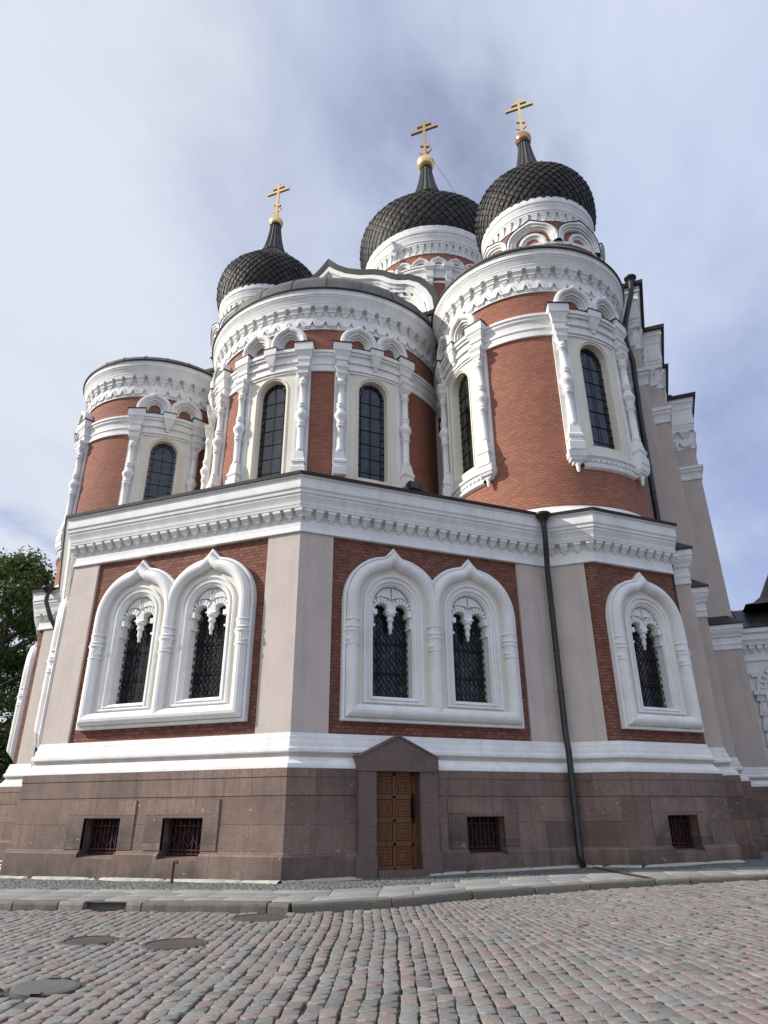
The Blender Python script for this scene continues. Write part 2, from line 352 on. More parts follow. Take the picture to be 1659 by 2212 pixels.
def plan_sweep(b, path, prof, k, holes=(), uvz=0., smooth=False, caps=False):
    """profile (off, z) carried round a plan polyline; holes = (segment, s0, s1, z0, z1)"""
    pts = [path[0]]; seg = []; sv = [0.]; tot = 0
    dirs = []
    for i in range(len(path)-1):
        a, c = path[i], path[i+1]; l = math.hypot(c[0]-a[0], c[1]-a[1])
        cuts = sorted({x for h in holes if h[0] == i for x in h[1:3]})+[l]
        for x in cuts:
            pts.append((a[0]+(c[0]-a[0])*x/l, a[1]+(c[1]-a[1])*x/l)); seg.append((i, x)); sv.append(tot+x)
        tot += l
    rows = [offs_path(pts, o) for o, z in prof]
    vs = []; uv = []; n = len(pts)
    L_ = 0; dl = [0]
    for i in range(1, len(prof)): L_ += 0; 
    for r, (o, z) in zip(rows, prof):
        for p, s in zip(r, sv): vs.append((p[0], p[1], z+EYE)); uv.append((s, z+uvz))
    fs = []
    for j in range(len(prof)-1):
        z0, z1 = sorted((prof[j][1], prof[j+1][1])); zm = (z0+z1)/2
        for i in range(n-1):
            gi, gx = seg[i]; px = seg[i-1][1] if i and seg[i-1][0] == gi else 0; sm = (gx+px)/2
            if any(h[0] == gi and h[1] < sm < h[2] and h[3] < zm < h[4] for h in holes): continue
            fs.append((j*n+i, j*n+i+1, (j+1)*n+i+1, (j+1)*n+i))
    b.add(vs, fs, k, uv, smooth=smooth)
    if caps:
        for i in (0, n-1): b.quad([vs[j*n+i] for j in range(len(prof))], k)
def ring(b, c, prof, k, n=96, a0=-math.pi, a1=math.pi, smooth=True, uvr=None):
    """lathe round a vertical axis, profile (r, z); uv in metres"""
    vs = []; uv = []; m = n+1
    for r, z in prof:
        for i in range(m):
            t = a0+(a1-a0)*i/n; vs.append((c[0]+r*math.sin(t), c[1]-r*math.cos(t), z+EYE)); uv.append((t*(uvr or prof[0][0]), z))
    fs = [(j*m+i, j*m+i+1, (j+1)*m+i+1, (j+1)*m+i) for j in range(len(prof)-1) for i in range(n)]
    b.add(vs, fs, k, uv, smooth=smooth)
def hardring(b, c, prof, k, **kw):
    for p, q in zip(prof, prof[1:]): ring(b, c, [p, q], k, **kw)
def tube(b, pts, r, k, n=10, cap=True, radii=None):
    vs = []; P = [Vector(p) for p in pts]; prev = None
    for i, p in enumerate(P):
        t = ((P[i+1]-p) if i < len(P)-1 else (p-P[i-1])).normalized()
        if 0 < i < len(P)-1: t = ((P[i+1]-p).normalized()+(p-P[i-1]).normalized()).normalized()
        if prev is None: x = t.orthogonal().normalized()
        else: x = (prev-t*prev.dot(t)).normalized()
        y = t.cross(x); prev = x; rr = radii[i] if radii else r
        vs += [p+(x*math.cos(2*math.pi*a/n)+y*math.sin(2*math.pi*a/n))*rr for a in range(n)]
    fs = [(i*n+a, i*n+(a+1) % n, (i+1)*n+(a+1) % n, (i+1)*n+a) for i in range(len(P)-1) for a in range(n)]
    b.add(vs, fs, k, smooth=True)
    if cap: b.add(vs[:n], [tuple(range(n))], k); b.add(vs[-n:], [tuple(range(n))], k)
def bar(b, F, p, q, w, d, th, k):                         # thin bar lying in a wall plane from (s,z) to (s,z)
    l = math.hypot(q[0]-p[0], q[1]-p[1]); nx, nz = -(q[1]-p[1])/l*w/2, (q[0]-p[0])/l*w/2
    prism(b, F, [(p[0]+nx, p[1]+nz), (p[0]-nx, p[1]-nz), (q[0]-nx, q[1]-nz), (q[0]+nx, q[1]+nz)], d, d+th, k)

# ================================================================== CATHEDRAL
CATH = empty('cathedral')
tag(CATH, 'red brick orthodox cathedral with white trim, brown granite base and black onion domes', 'cathedral')
A_, B_, C_, D_, E_ = (-3.9, 0), (3.9, 0), (9.65, 5.46), (11.08, 5.46), (13.35, 7.68)
mir = lambda p: (-p[0], p[1])
EAST = [mir(E_), mir(D_), mir(C_), A_, B_, C_, D_, E_]
RIGHT = [E_, (13.35, 9), (13.9, 9), (13.9, 13.8), (14.63, 13.8), (14.63, 20.6), (16.45, 20.6), (16.45, 23.2)]
LEFT = [mir(p) for p in reversed(RIGHT)]
FULL = LEFT[:-1]+EAST+RIGHT[1:]
i0 = len(LEFT)-1                                             # index of mir(E)
seg_AB = FULL.index(A_); seg_BC = seg_AB+1; seg_CA = seg_AB-1; seg_DE = FULL.index(D_)
FAB, FBC, FCA, FDE, FCD = flat(A_, B_), flat(B_, C_), flat(mir(C_), A_), flat(D_, E_), flat(C_, D_)
FED = flat(mir(E_), mir(D_)); FDCm = flat(mir(D_), mir(C_))
# --- granite plinth with real window and door recesses
bw = [(seg_AB, 2.22, 3.36), (seg_AB, 4.62, 5.76), (seg_BC, 4.50, 5.58), (seg_DE, 1.0, 2.05), (seg_CA, 2.0, 3.1), (seg_CA, 4.4, 5.5)]
holes = [(a, x, y, -.95, -.08) for a, x, y in bw]+[(seg_BC, 2.05, 3.20, -1.22, .95)]
b = MB()
plan_sweep(b, FULL, [(-.2, .985), (.275, .985), (.275, .95), (.275, .80), (.26, .795), (.26, .40), (.245, .395), (.245, .385), (.262, .38), (.262, -.08), (.27, -.78), (.36, -.86), (.36, -.95), (.365, -1.22), (.37, -1.9)], 'granite', holes, uvz=.81)
FS = {seg_AB: FAB, seg_BC: FBC, seg_DE: FDE, seg_CA: FCA}
for a, x, y in bw:
    F = FS[a]; pr = [(.262, -.08), (.27, -.78), (.36, -.86), (.36, -.95)]
    for s in (x, y): b.quad([F(s, d, z) for d, z in pr]+[F(s, -.12, -.95), F(s, -.12, -.08)], 'granite', [(d, z) for d, z in pr]+[(-.12, -.9), (-.12, -.1)])
    b.quad([F(x, .262, -.08), F(y, .262, -.08), F(y, -.12, -.08), F(x, -.12, -.08)], 'granite', [(0, 0.2), (1, .2), (1, .4), (0, .4)])
    b.quad([F(x, .36, -.95), F(y, .36, -.95), F(y, -.12, -.87), F(x, -.12, -.87)], 'granite', [(0, 0.2), (1, .2), (1, .4), (0, .4)])
    # raised slab framing the opening
    if a in (seg_AB, seg_BC, seg_DE):
        for s0, s1, z0, z1 in ((x-.5, x, -.76, .34), (y, y+.42, -.76, .34), (x, y, -.06, .34)):
            box(b, F, s0, s1, .2, .292, z0, z1, 'granite')
for s in (2.05, 3.20):
    b.quad([FBC(s, .275, .95), FBC(s, .37, -1.22), FBC(s, .02, -1.22), FBC(s, .02, .95)], 'granite', [(0, 0.1), (.3, .1), (.3, .5), (0, .5)])
plinth = b.build('granite_plinth', CATH)
# --- basement windows
proto = None
for a, x, y in bw:
    F = FS[a]; w = y-x
    H = shift(F, x)
    b = MB(); b.quad([H(0, -.12, -.95), H(w, -.12, -.95), H(w, -.12, -.08), H(0, -.12, -.08)], 'dark')
    win = b.build('basement_window', CATH)
    g = MB()
    for i in range(9):
        s = w*(i+.5)/9; box(g, H, s-.013, s+.013, -.03, -.004, -.9, -.08, 'rediron')
        if i % 2 == 0: prism(g, H, [(s-.05, -.16), (s, -.27), (s+.05, -.16), (s, -.12)], -.03, -.01, 'rediron')
    for z in (-.24, -.76, -.84): box(g, H, 0, w, -.035, -.03+.035, z-.014, z+.014, 'rediron')
    for i in range(4):
        s = w*(i+.5)/4; bar(g, H, (s-w/9, -.3), (s+w/9, -.7), .016, -.026, .014, 'rediron'); bar(g, H, (s+w/9, -.3), (s-w/9, -.7), .016, -.024, .014, 'rediron')
    g.build('grille', win)
# --- moulded belt above the plinth
b = MB()
plan_sweep(b, FULL, [(-.1, 1.79), (.02, 1.79), (.03, 1.76), (.03, 1.73), (.055, 1.71), (.06, 1.62), (.085, 1.60), (.095, 1.55), (.10, 1.48), (.14, 1.45), (.165, 1.42), (.165, 1.36), (.12, 1.345), (.07, 1.335)], 'white')
plan_sweep(b, FULL, [(.07, 1.335), (.07, 1.24)], 'pink')
plan_sweep(b, FULL, [(.07, 1.24), (.10, 1.23), (.115, 1.19), (.15, 1.15), (.19, 1.12), (.235, 1.09), (.245, 1.05), (.25, .988), (-.05, .982)], 'white')
b.build('moulded_belt', CATH)
# --- storey wall: brick behind, pink pilasters wrapping the corners
E0 = [EAST.index(p) for p in (A_, B_, D_)]
bh = []
for sg_, cs_ in ((E0[0], (2.7, 5.1)), (E0[1], (2.7, 5.1)), (E0[0]-1, (2.83, 5.23)), (E0[2], (1.66,)), (0, (1.52,))): bh += [(sg_, c_-.62, c_+.62, 2.7, 5.8) for c_ in cs_]
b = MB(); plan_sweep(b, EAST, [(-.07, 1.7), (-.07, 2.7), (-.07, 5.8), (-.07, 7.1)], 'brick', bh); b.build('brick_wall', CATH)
def wrap(parts):                                             # pilaster folded round corners
    b = MB(); prof = [(-.08, 1.70), (0, 1.70), (0, 7.02)]
    plan_sweep(b, parts, [(0, 1.70), (0, 7.02)], 'pink')
    for P, Q in ((parts[0], parts[1]), (parts[-1], parts[-2])):
        l = math.hypot(Q[0]-P[0], Q[1]-P[1]); t = ((Q[0]-P[0])/l, (Q[1]-P[1])/l); n = (t[1], -t[0]) if P is parts[0] else (-t[1], t[0])
        b.quad([(P[0], P[1], 1.7+EYE), (P[0]-n[0]*.09, P[1]-n[1]*.09, 1.7+EYE), (P[0]-n[0]*.09, P[1]-n[1]*.09, 7.02+EYE), (P[0], P[1], 7.02+EYE)], 'pink')
    b.build('plaster_pilaster', CATH)
at = lambda F, s: F(s, 0, 0)[:2]
wrap([at(FAB, 6.82), B_, at(FBC, .95)]); wrap([at(FCA, 6.82), A_, at(FAB, .95)])
wrap([at(FBC, 6.82), C_, at(FCD, 1.13)]); wrap([at(FDCm, .30), mir(C_), at(FCA, 1.1)])
for P in ([(13.35, 7.69)]+RIGHT[1:], LEFT[:-1]+[(-13.35, 7.69)]):
    b = MB(); plan_sweep(b, P, [(0, 1.7), (0, 8.1)], 'pink'); b.build('buttress_wall', CATH)

# --- cornice of the lower storey
CORN = [(-.08, 6.985), (.06, 6.985), (.06, 7.03), (.035, 7.05), (.035, 7.10), (.02, 7.12), (.02, 7.36), (.03, 7.60), (.24, 7.615), (.25, 7.67), (.265, 7.70), (.27, 7.74), (.28, 7.79), (.31, 7.86), (.345, 7.93), (.345, 7.97), (.38, 8.00), (.385, 8.04), (.39, 8.08), (.425, 8.12), (.43, 8.16), (.43, 8.41), (.49, 8.44), (.49, 8.475)]
b = MB(); plan_sweep(b, EAST, CORN, 'white', caps=True)
def lower_modillions(F, length, e0, e1):
    n = max(1, round((length-e0-e1)/.34)); p = (length-e0-e1)/n
    for i in range(n+1):
        s = e0+p*i
        frustum(b, F, s, .02, 7.53, 7.608, .115, .115, .20, .21, 'white')
        frustum(b, F, s, .02, 7.44, 7.53, .10, .105, .12, .185, 'white')
        frustum(b, F, s, .02, 7.40, 7.44, .085, .10, .10, .11, 'white')
        frustum(b, F, s, .02, 7.33, 7.40, .035, .05, .05, .08, 'white')
        box(b, F, s-.17, s+.17, 0, .045, 7.405, 7.425, 'white')
for F, e0, e1 in ((FAB, -.03, -.03), (FBC, .14, .25), (FCA, .25, .14), (FCD, .22, .02), (FDE, .14, -.03), (FDCm, .02, .22), (FED, -.03, .14)):
    lower_modillions(F, F.len if hasattr(F, 'len') else 0, e0, e1)
b.build('lower_cornice', CATH)
b = MB()
PL = [(-.05, 7.0), (.04, 7.0), (.05, 7.06), (.035, 7.08), (.035, 7.22), (.06, 7.25), (.06, 7.32), (.04, 7.34), (.04, 7.56), (.10, 7.60), (.12, 7.7), (.16, 7.76), (.20, 7.86), (.20, 7.92), (.23, 7.95), (.23, 8.16)]
plan_sweep(b, RIGHT, PL, 'white'); b.build('plain_cornice', CATH); b = MB(); plan_sweep(b, LEFT, PL, 'white'); b.build('plain_cornice', CATH)
b = MB()
plan_sweep(b, EAST, [(.40, 8.475), (.53, 8.475), (.545, 8.56), (.35, 8.585), (-.6, 8.75)], 'edge')
b.quad([(p[0], p[1], 8.62+EYE) for p in offs_path(FULL, -.3)], 'roof')
for P in (RIGHT, LEFT): plan_sweep(b, P, [(.1, 8.16), (.27, 8.16), (.28, 8.22), (-.35, 8.75)], 'roof')
b.build('lower_roof', CATH)

# --- arched windows of the lower storey
def lower_windows(F, s0, halves, name='arched_window'):
    """s0 = middle of the group; halves = list of (arch centre, clamp)"""
    H = shift(F, s0)
    b = MB()
    for c, cl, lo, hi in halves:
        r = 1.2; zs = 5.12; z0 = 2.36
        # centre line of the big torus with an ogee tip, walked up the left and down the right
        n = 40; pts = [(c-r, z0)]+[(c-r, z0+(zs-z0)*k/6) for k in range(1, 6)]
        pts += sarch(c, r, zs, n)
        pts += [(c+r, z0+(zs-z0)*k/6) for k in range(5, 0, -1)]+[(c+r, z0)]
        q = []
        for s, z in pts:                                          # pull the crown up to a tip
            t = abs(s-c)/.42
            q.append((s, z))
        clamp = (cl[0], cl[1])
        tor = [(-.25, -.08), (-.25, .10), (-.19, .12), (-.175, .10)]+[(-.17*math.cos(math.pi*k/8), .07+.2*math.sin(math.pi*k/8)) for k in range(9)]+[(.172, .03)]
        sweep(b, H, q, tor, 'white', closed=True, clamp=clamp, post=tip(c, .27, .27, zs+.8, .5, -.25, .17))
        # rings on the jamb columns
        for sx in lo:
            for z, rr, h in ((4.02, .215, .035), (4.09, .20, .02), (4.36, .235, .04), (4.43, .215, .025), (4.67, .215, .035), (4.60, .2, .02)):
                lathe(b, H, sx, .07, [(rr-.03, z-h), (rr, z-h*.4), (rr, z+h*.4), (rr-.03, z+h)], 'white', 14)
            lathe(b, H, sx, .07, [(.195, 4.12), (.185, 4.25), (.21, 4.33)], 'white', 14); lathe(b, H, sx, .07, [(.22, 4.46), (.185, 4.52), (.2, 4.6)], 'white', 14)
    fr = b.build(name, CATH)
    b = MB()
    for c, cl, lo, hi in halves:                                  # cream infill with an arched hole
        o = [(c-1.05, 2.40)]+sarch(c, 1.06, 5.12, 20)+[(c+1.05, 2.40)]; i_ = arch(c, .86, 5.18, 2.58)
        band(b, H, o, i_, .035, .035, 'cream'); b.quad([H(c-1.05, .035, 2.40), H(c+1.05, .035, 2.40), H(c+.86, .035, 2.58), H(c-.86, .035, 2.58)], 'cream')
        o2 = arch(c, 1.05, 5.18, 2.4)
        b.quad([H(c-.4, .033, 6.1), H(c+.4, .033, 6.1), H(c, .033, 6.5)], 'cream')
    b.build('cream_infill', fr)
    for c, cl, lo, hi in halves:
        b = MB()                                                  # stepped inner surround
        st = [(0, .035), (0, .09), (.045, .10), (.075, .08), (.085, .045), (.15, .04), (.155, .075), (.19, .07), (.20, .02), (.265, .01), (.27, -.03), (.30, -.04), (.31, -.42)]
        path = arch(c, .87, 5.18, 2.57, 20)
        sweep(b, H, path, st, 'white')
        for (w0, d0), (w1, d1) in zip(st, st[1:]):                # same steps along the sill
            zz0, zz1 = 2.57+w0*.62, 2.57+w1*.62
            if (w1, d1) == st[-1]: zz1 = zz0
            b.quad([H(c-.87+w0, d0, zz0), H(c+.87-w0, d0, zz0), H(c+.87-w1, d1, zz1), H(c-.87+w1, d1, zz1)], 'white')
        b.build('inner_surround', fr)
        # tracery: two small round arches over a hanging pendant
        t = MB(); rr = .205; hw = .56; zc = 5.06
        for sg in (-1, 1):
            cc = c+sg*.285
            ins = [(cc-rr*math.cos(math.pi*k/10), zc+rr*math.sin(math.pi*k/10)) for k in range(11)]
            big = [(max(c-hw, min(c+hw, s)), z) for s, z in ((cc-.275*math.cos(math.pi*k/10), zc+.40*math.sin(math.pi*k/10)) for k in range(11))]
            band(t, H, big, ins, -.14, -.14, 'white')
            n = len(ins); t.add([H(s, -.14, z) for s, z in ins]+[H(s, -.36, z) for s, z in ins], [(i, i+1, n+i+1, n+i) for i in range(n-1)], 'white')
            for k in range(9):                                    # radiating voussoirs
                a = math.pi*(k+.5)/9
                if math.sin(a) < .1: continue
                x0, x1 = rr*1.06, .36; p = (cc-x0*math.cos(a), zc+x0*math.sin(a)); q = (cc-x1*math.cos(a), zc+x1*math.sin(a))
                if abs(q[0]-c) > hw: 
                    f_ = (hw-abs(p[0]-c))/(abs(q[0]-c)-abs(p[0]-c)+1e-6); q = (p[0]+(q[0]-p[0])*f_, p[1]+(q[1]-p[1])*f_)
                if sg*(q[0]-c) < .005:
                    continue
                bar(t, H, p, q, .062, -.14, .06, 'white')
            # upper spandrel panel
            pan = [(c+sg*.04, 5.42), (c+sg*.12, 5.45), (c+sg*.3, 5.47), (c+sg*.46, 5.42), (c+sg*.36, 5.58), (c+sg*.22, 5.68), (c+sg*.04, 5.72)]
            prism(t, H, pan if sg > 0 else pan[::-1], -.13, -.105, 'white')
        full = arch(c, .575, 5.18, 5.18, 20)
        top = [(s, z) for s, z in full[1:-1]]
        base = [(s, min(z, zc+.12+.25*math.sin(math.pi*min(1, abs(s-c)/.56)))) for s, z in top]
        band(t, H, top, base, -.17, -.17, 'white')
        box(t, H, c-.045, c-.02, -.16, -.09, 5.40, 5.74, 'white'); box(t, H, c+.02, c+.045, -.16, -.09, 5.40, 5.74, 'white')
        for sg in (-1, 1):                                         # imposts on the jambs
            for z0, z1, w_, d_ in ((4.92, 5.06, .12, .13), (4.60, 4.66, .075, .10), (4.66, 4.92, .045, .06)):
                x0, x1 = sorted((c+sg*.575, c+sg*(.575-w_))); box(t, H, x0, x1, -.40, -.14+d_, z0, z1, 'white')
        lathe(t, H, c, -.20, [(.10, 5.06), (.15, 5.04), (.15, 4.97), (.09, 4.93), (.085, 4.88), (.105, 4.86), (.105, 4.82), (.07, 4.79), (.06, 4.72), (.075, 4.66), (.055, 4.58), (.03, 4.55), (.045, 4.52), (.04, 4.47), (.01, 4.44)], 'white', 10)
        lathe(t, H, c, -.24, [(.14, 5.3), (.13, 5.1), (.17, 5.04)], 'white', square=True)
        t.build('tracery', fr)
        g = MB(); zi = 2.76                                        # stained glass
        ol = arch(c, .60, 5.18, zi, 16)
        g.add([H(s, -.40, z) for s, z in ol], [tuple(range(len(ol)))], 'stained', ol); g.build('glass', fr)
        g = MB(); d = -.30                                         # wrought lattice of crossed arcs
        hw = .555
        def clipbar(p, q, w):
            (x0, y0), (x1, y1) = p, q; t0, t1 = 0., 1.
            for a, bb, lo_, hi_ in ((x0-c, x1-x0, -hw, hw), (y0, y1-y0, 2.78, 5.3)):
                if abs(bb) < 1e-9:
                    if not lo_ <= a <= hi_: return
                    continue
                u, v = sorted(((lo_-a)/bb, (hi_-a)/bb)); t0 = max(t0, u); t1 = min(t1, v)
            if t1-t0 > .02: bar(g, H, (x0+(x1-x0)*t0, y0+(y1-y0)*t0), (x0+(x1-x0)*t1, y0+(y1-y0)*t1), w, d, .012, 'iron')
        for k in range(-10, 16):
            z0 = 2.6+.2*k
            for sg in (-1, 1): clipbar((c-sg*hw, z0), (c+sg*hw, z0+1.5), .016)
        for k in range(5):
            for sg in (-1, 1):
                P = [(c+sg*(hw-.33*math.cos(a_)), 3.0+.5*k+.33*math.sin(a_)) for a_ in (-1.4, -.9, -.45, 0, .45, .9, 1.4)]
                for u, v in zip(P, P[1:]): clipbar(u, v, .016)
        for s in (-.27, .02, .3): clipbar((c+s, 2.78), (c+s, 5.2), .02)
        for z in (3.42, 4.22): clipbar((c-hw, z), (c+hw, z), .028)
        g.build('grille', fr)
    return fr
dbl = [(-1.2, (-9, 0), (-2.4, 0.0), None), (1.2, (0, 9), (2.4,), None)]
sgl = [(0, (-9, 9), (-1.2, 1.2), None)]
lower_windows(FAB, 3.9, dbl); lower_windows(FBC, 3.9, dbl); lower_windows(FCA, 4.03, dbl)
lower_windows(FDE, 1.66, sgl); lower_windows(FED, 1.52, sgl)

# --- side door with gabled granite portal
b = MB(); F = FBC
prism(b, F, [(1.61, -1.23), (2.05, -1.23), (2.05, .93), (1.61, .93)], -.05, .43, 'granite_trim')
prism(b, F, [(3.20, -1.23), (3.66, -1.23), (3.66, .93), (3.20, .93)], -.05, .43, 'granite_trim')
prism(b, F, [(1.58, .934), (3.69, .934), (3.69, 1.26), (2.84, 1.67), (2.63, 1.74), (2.43, 1.67), (1.58, 1.26)], -.05, .46, 'granite_trim')
prism(b, F, [(1.55, 1.27), (1.58, 1.24), (2.63, 1.72), (3.69, 1.24), (3.72, 1.27), (2.63, 1.77)], .0, .49, 'granite_trim')
box(b, F, 1.54, 2.05, .0, .47, -1.9, -.86, 'granite_trim'); box(b, F, 3.20, 3.72, .0, .47, -1.9, -.86, 'granite_trim')
b.build('portal', CATH)
b = MB(); box(b, F, 2.07, 3.24, -.1, .50, -1.9, -1.18, 'granite_trim'); box(b, F, 2.07, 3.30, -.1, .58, -1.9, -1.24, 'granite_trim'); b.build('door_step', CATH)
b = MB(); dd = .16; box(b, F, 2.05, 3.20, dd-.06, dd, -1.22, .95, 'wood')
for i in range(2):
    for j in range(4):
        sx = 2.05+.09+i*.49; z0 = -1.10+j*.51; w_, h_ = .41, .40
        def fr_(o0, o1, e, z0=z0, sx=sx):
            box(b, F, sx+o0, sx+w_-o0, dd-.01, dd+e, z0+o0, z0+o1, 'wood'); box(b, F, sx+o0, sx+w_-o0, dd-.01, dd+e, z0+h_-o1, z0+h_-o0, 'wood')
            box(b, F, sx+o0, sx+o1, dd-.01, dd+e, z0+o1, z0+h_-o1, 'wood'); box(b, F, sx+w_-o1, sx+w_-o0, dd-.01, dd+e, z0+o1, z0+h_-o1, 'wood')
        fr_(.02, .065, .04); fr_(.078, .125, .05)
        box(b, F, sx+.138, sx+w_-.138, dd-.01, dd+.035, z0+.138, z0+h_-.138, 'wood')
for z in (-1.215, -.70, -.19, .32, .83): box(b, F, 2.05, 3.08, dd-.01, dd+.055, z, z+.11, 'wood')
for sx in (2.05, 2.55): box(b, F, sx, sx+.08, dd-.012, dd+.05, -1.22, .95, 'wood')
box(b, F, 3.08, 3.20, dd-.01, dd+.035, -1.22, .95, 'wood')
door = b.build('door', CATH)
for z in (-1.17, -.655, -.145, .365, .875):
    for s in (2.09, 2.59, 3.06):
        b = MB(); lathe(b, lambda s_, d_, z_, s=s, z=z: F(s+s_, dd+.05+(z_), z+d_), 0, 0, [(.036, 0), (.036, .02), (.018, .04)], 'iron', 8); b.build('iron_stud', door)
b = MB(); tube(b, [F(3.08, dd+.02, -.1), F(3.08, dd+.12, -.08), F(3.08, dd+.13, .1), F(3.08, dd+.12, .36), F(3.08, dd+.02, .38)], .024, 'iron'); box(b, F, 3.04, 3.12, dd+.03, dd+.062, -.2, .45, 'iron'); b.build('door_handle', door)

# --- drainpipes
def drain(name, pts, r=.085, funnel=True, rings=()):
    b = MB(); tube(b, pts, r, 'pipe', 12)
    P = [Vector(p) for p in pts]
    for i in range(len(P)-1):
        l = (P[i+1]-P[i]).length; n = int(l/1.5)
        for k in range(1, n+1):
            c_ = P[i].lerp(P[i+1], k/(n+1)); t = (P[i+1]-P[i]).normalized(); tube(b, [c_-t*.035, c_+t*.035], r+.012, 'pipe', 12)
    o = b.build(name, CATH)
    if funnel:
        b = MB(); p = P[0]
        def Fz(s, d, z): return (p.x+s, p.y+d, z)
        z = p.z
        lathe(b, Fz, 0, 0, [(r, z-.06), (r+.02, z), (.2, z+.14), (.25, z+.16), (.26, z+.22), (.25, z+.24), (.23, z+.26)], 'pipe', 16); b.build('rain_funnel', o)
    return o
def corner_pipe(sg):
    c = (sg*9.65, 5.46); dx, dy = sg*.22, -.976
    if sg < 0: dx, dy = .25, -.97
    pt = lambda off, z: (c[0]+dx*off, c[1]+dy*off, z+EYE)
    drain('drainpipe', [pt(.66, 8.28), pt(.66, 7.9), pt(.52, 7.45), pt(.24, 6.75), pt(.22, 1.95), pt(.52, 1.55), pt(.50, 1.0), pt(.50, -1.0), pt(.62, -1.12), pt(.85, -1.2)])
corner_pipe(1)
drain('drainpipe', [(-10.28, 4.82, 8.30+EYE), (-10.27, 4.82, 7.95+EYE), (-10.05, 5.0, 7.3+EYE), (-9.74, 5.22, 6.7+EYE), (-9.70, 5.30, 1.9+EYE), (-9.70, 5.30, -1.2+EYE)])

# ------------------------------------------------------------------ drums
CC = (0, 9.5); CR = (9.5, 9.2); CL = (-9.5, 9.2)
RC, RS = 5.2, 3.62
def drum_cornice(b, c, r, nmod, z0=17.95, z1=19.72, proj=.45):
    prof = [(-.05, 0), (.05, 0), (.05, .06), (.03, .08), (.03, .62), (.05, .66), (.05, 1.06), (.27, 1.075), (.28, 1.14), (.30, 1.17), (.30, 1.22), (.32, 1.26), (.35, 1.34), (.39, 1.42), (.42, 1.46), (.42, 1.50), (.455, 1.53), (.455, 1.70), (.48, 1.72), (.48, 1.77)]
    hardring(b, c, [(r+o*proj/.48, z0+z*(z1-z0)/1.77) for o, z in prof], 'white', n=96)
    F = cyl(c, r, 0); p = 2*math.pi*r/nmod; ph = p/2
    for i in range(nmod):
        th = (i+.5)*2*math.pi/nmod
        if math.cos(th) < -.25: continue
        H = cyl(c, r, th); w = p/2
        # zigzag: a toothed plate and a raised toothed rim
        prism(b, H, [(-w, z0+.60), (-w, z0+.40), (-w*.48, z0+.08), (w*.48, z0+.08), (w, z0+.40), (w, z0+.60)][::-1], .02, .085, 'white')
        sweep(b, H, [(-w, z0+.45), (-w*.5, z0+.17), (w*.5, z0+.17), (w, z0+.45)], [(-.03, .08), (-.03, .125), (.03, .125), (.03, .08)], 'white')
        prism(b, H, [(-w, z0+.0), (-w, z0+.22), (-w*.72, z0+.05), (w*.72, z0+.05), (w, z0+.22), (w, z0)], .02, .07, 'white')
        # modillion
        k = (z1-z0)/1.77
        frustum(b, H, 0, .03, z0+.98*k, z0+1.06*k, w*.68, w*.70, .22, .225, 'white')
        frustum(b, H, 0, .03, z0+.86*k, z0+.98*k, w*.6, w*.64, .13, .2, 'white')
        frustum(b, H, 0, .03, z0+.80*k, z0+.86*k, w*.66, w*.62, .15, .13, 'white')
        frustum(b, H, 0, .03, z0+.68*k, z0+.80*k, w*.34, w*.5, .09, .12, 'white')
        frustum(b, H, 0, .03, z0+.60*k, z0+.68*k, w*.2, w*.36, .05, .09, 'white')
        frustum(b, H, 0, .03, z0+.52*k, z0+.60*k, w*.12, w*.2, .05, .07, 'white')
def drum_belt(b, c, r):
    hardring(b, c, [(r-.05, 15.9), (r+.09, 15.9), (r+.09, 15.98), (r+.06, 16.0), (r+.06, 16.18), (r+.10, 16.22), (r+.10, 16.3), (r+.08, 16.33), (r+.10, 16.5), (r+.17, 16.6), (r+.17, 16.68), (r+.22, 16.72), (r+.22, 16.82), (r-.05, 16.95)], 'white')
def strip(b, F, lo, hi, k, n=8):
    vs = [F(a[0]+(a[1]-a[0])*i/n, a[2], a[3]) for a in (lo, hi) for i in range(n+1)]
    b.add(vs, [(i, i+1, n+2+i, n+1+i) for i in range(n)], k)
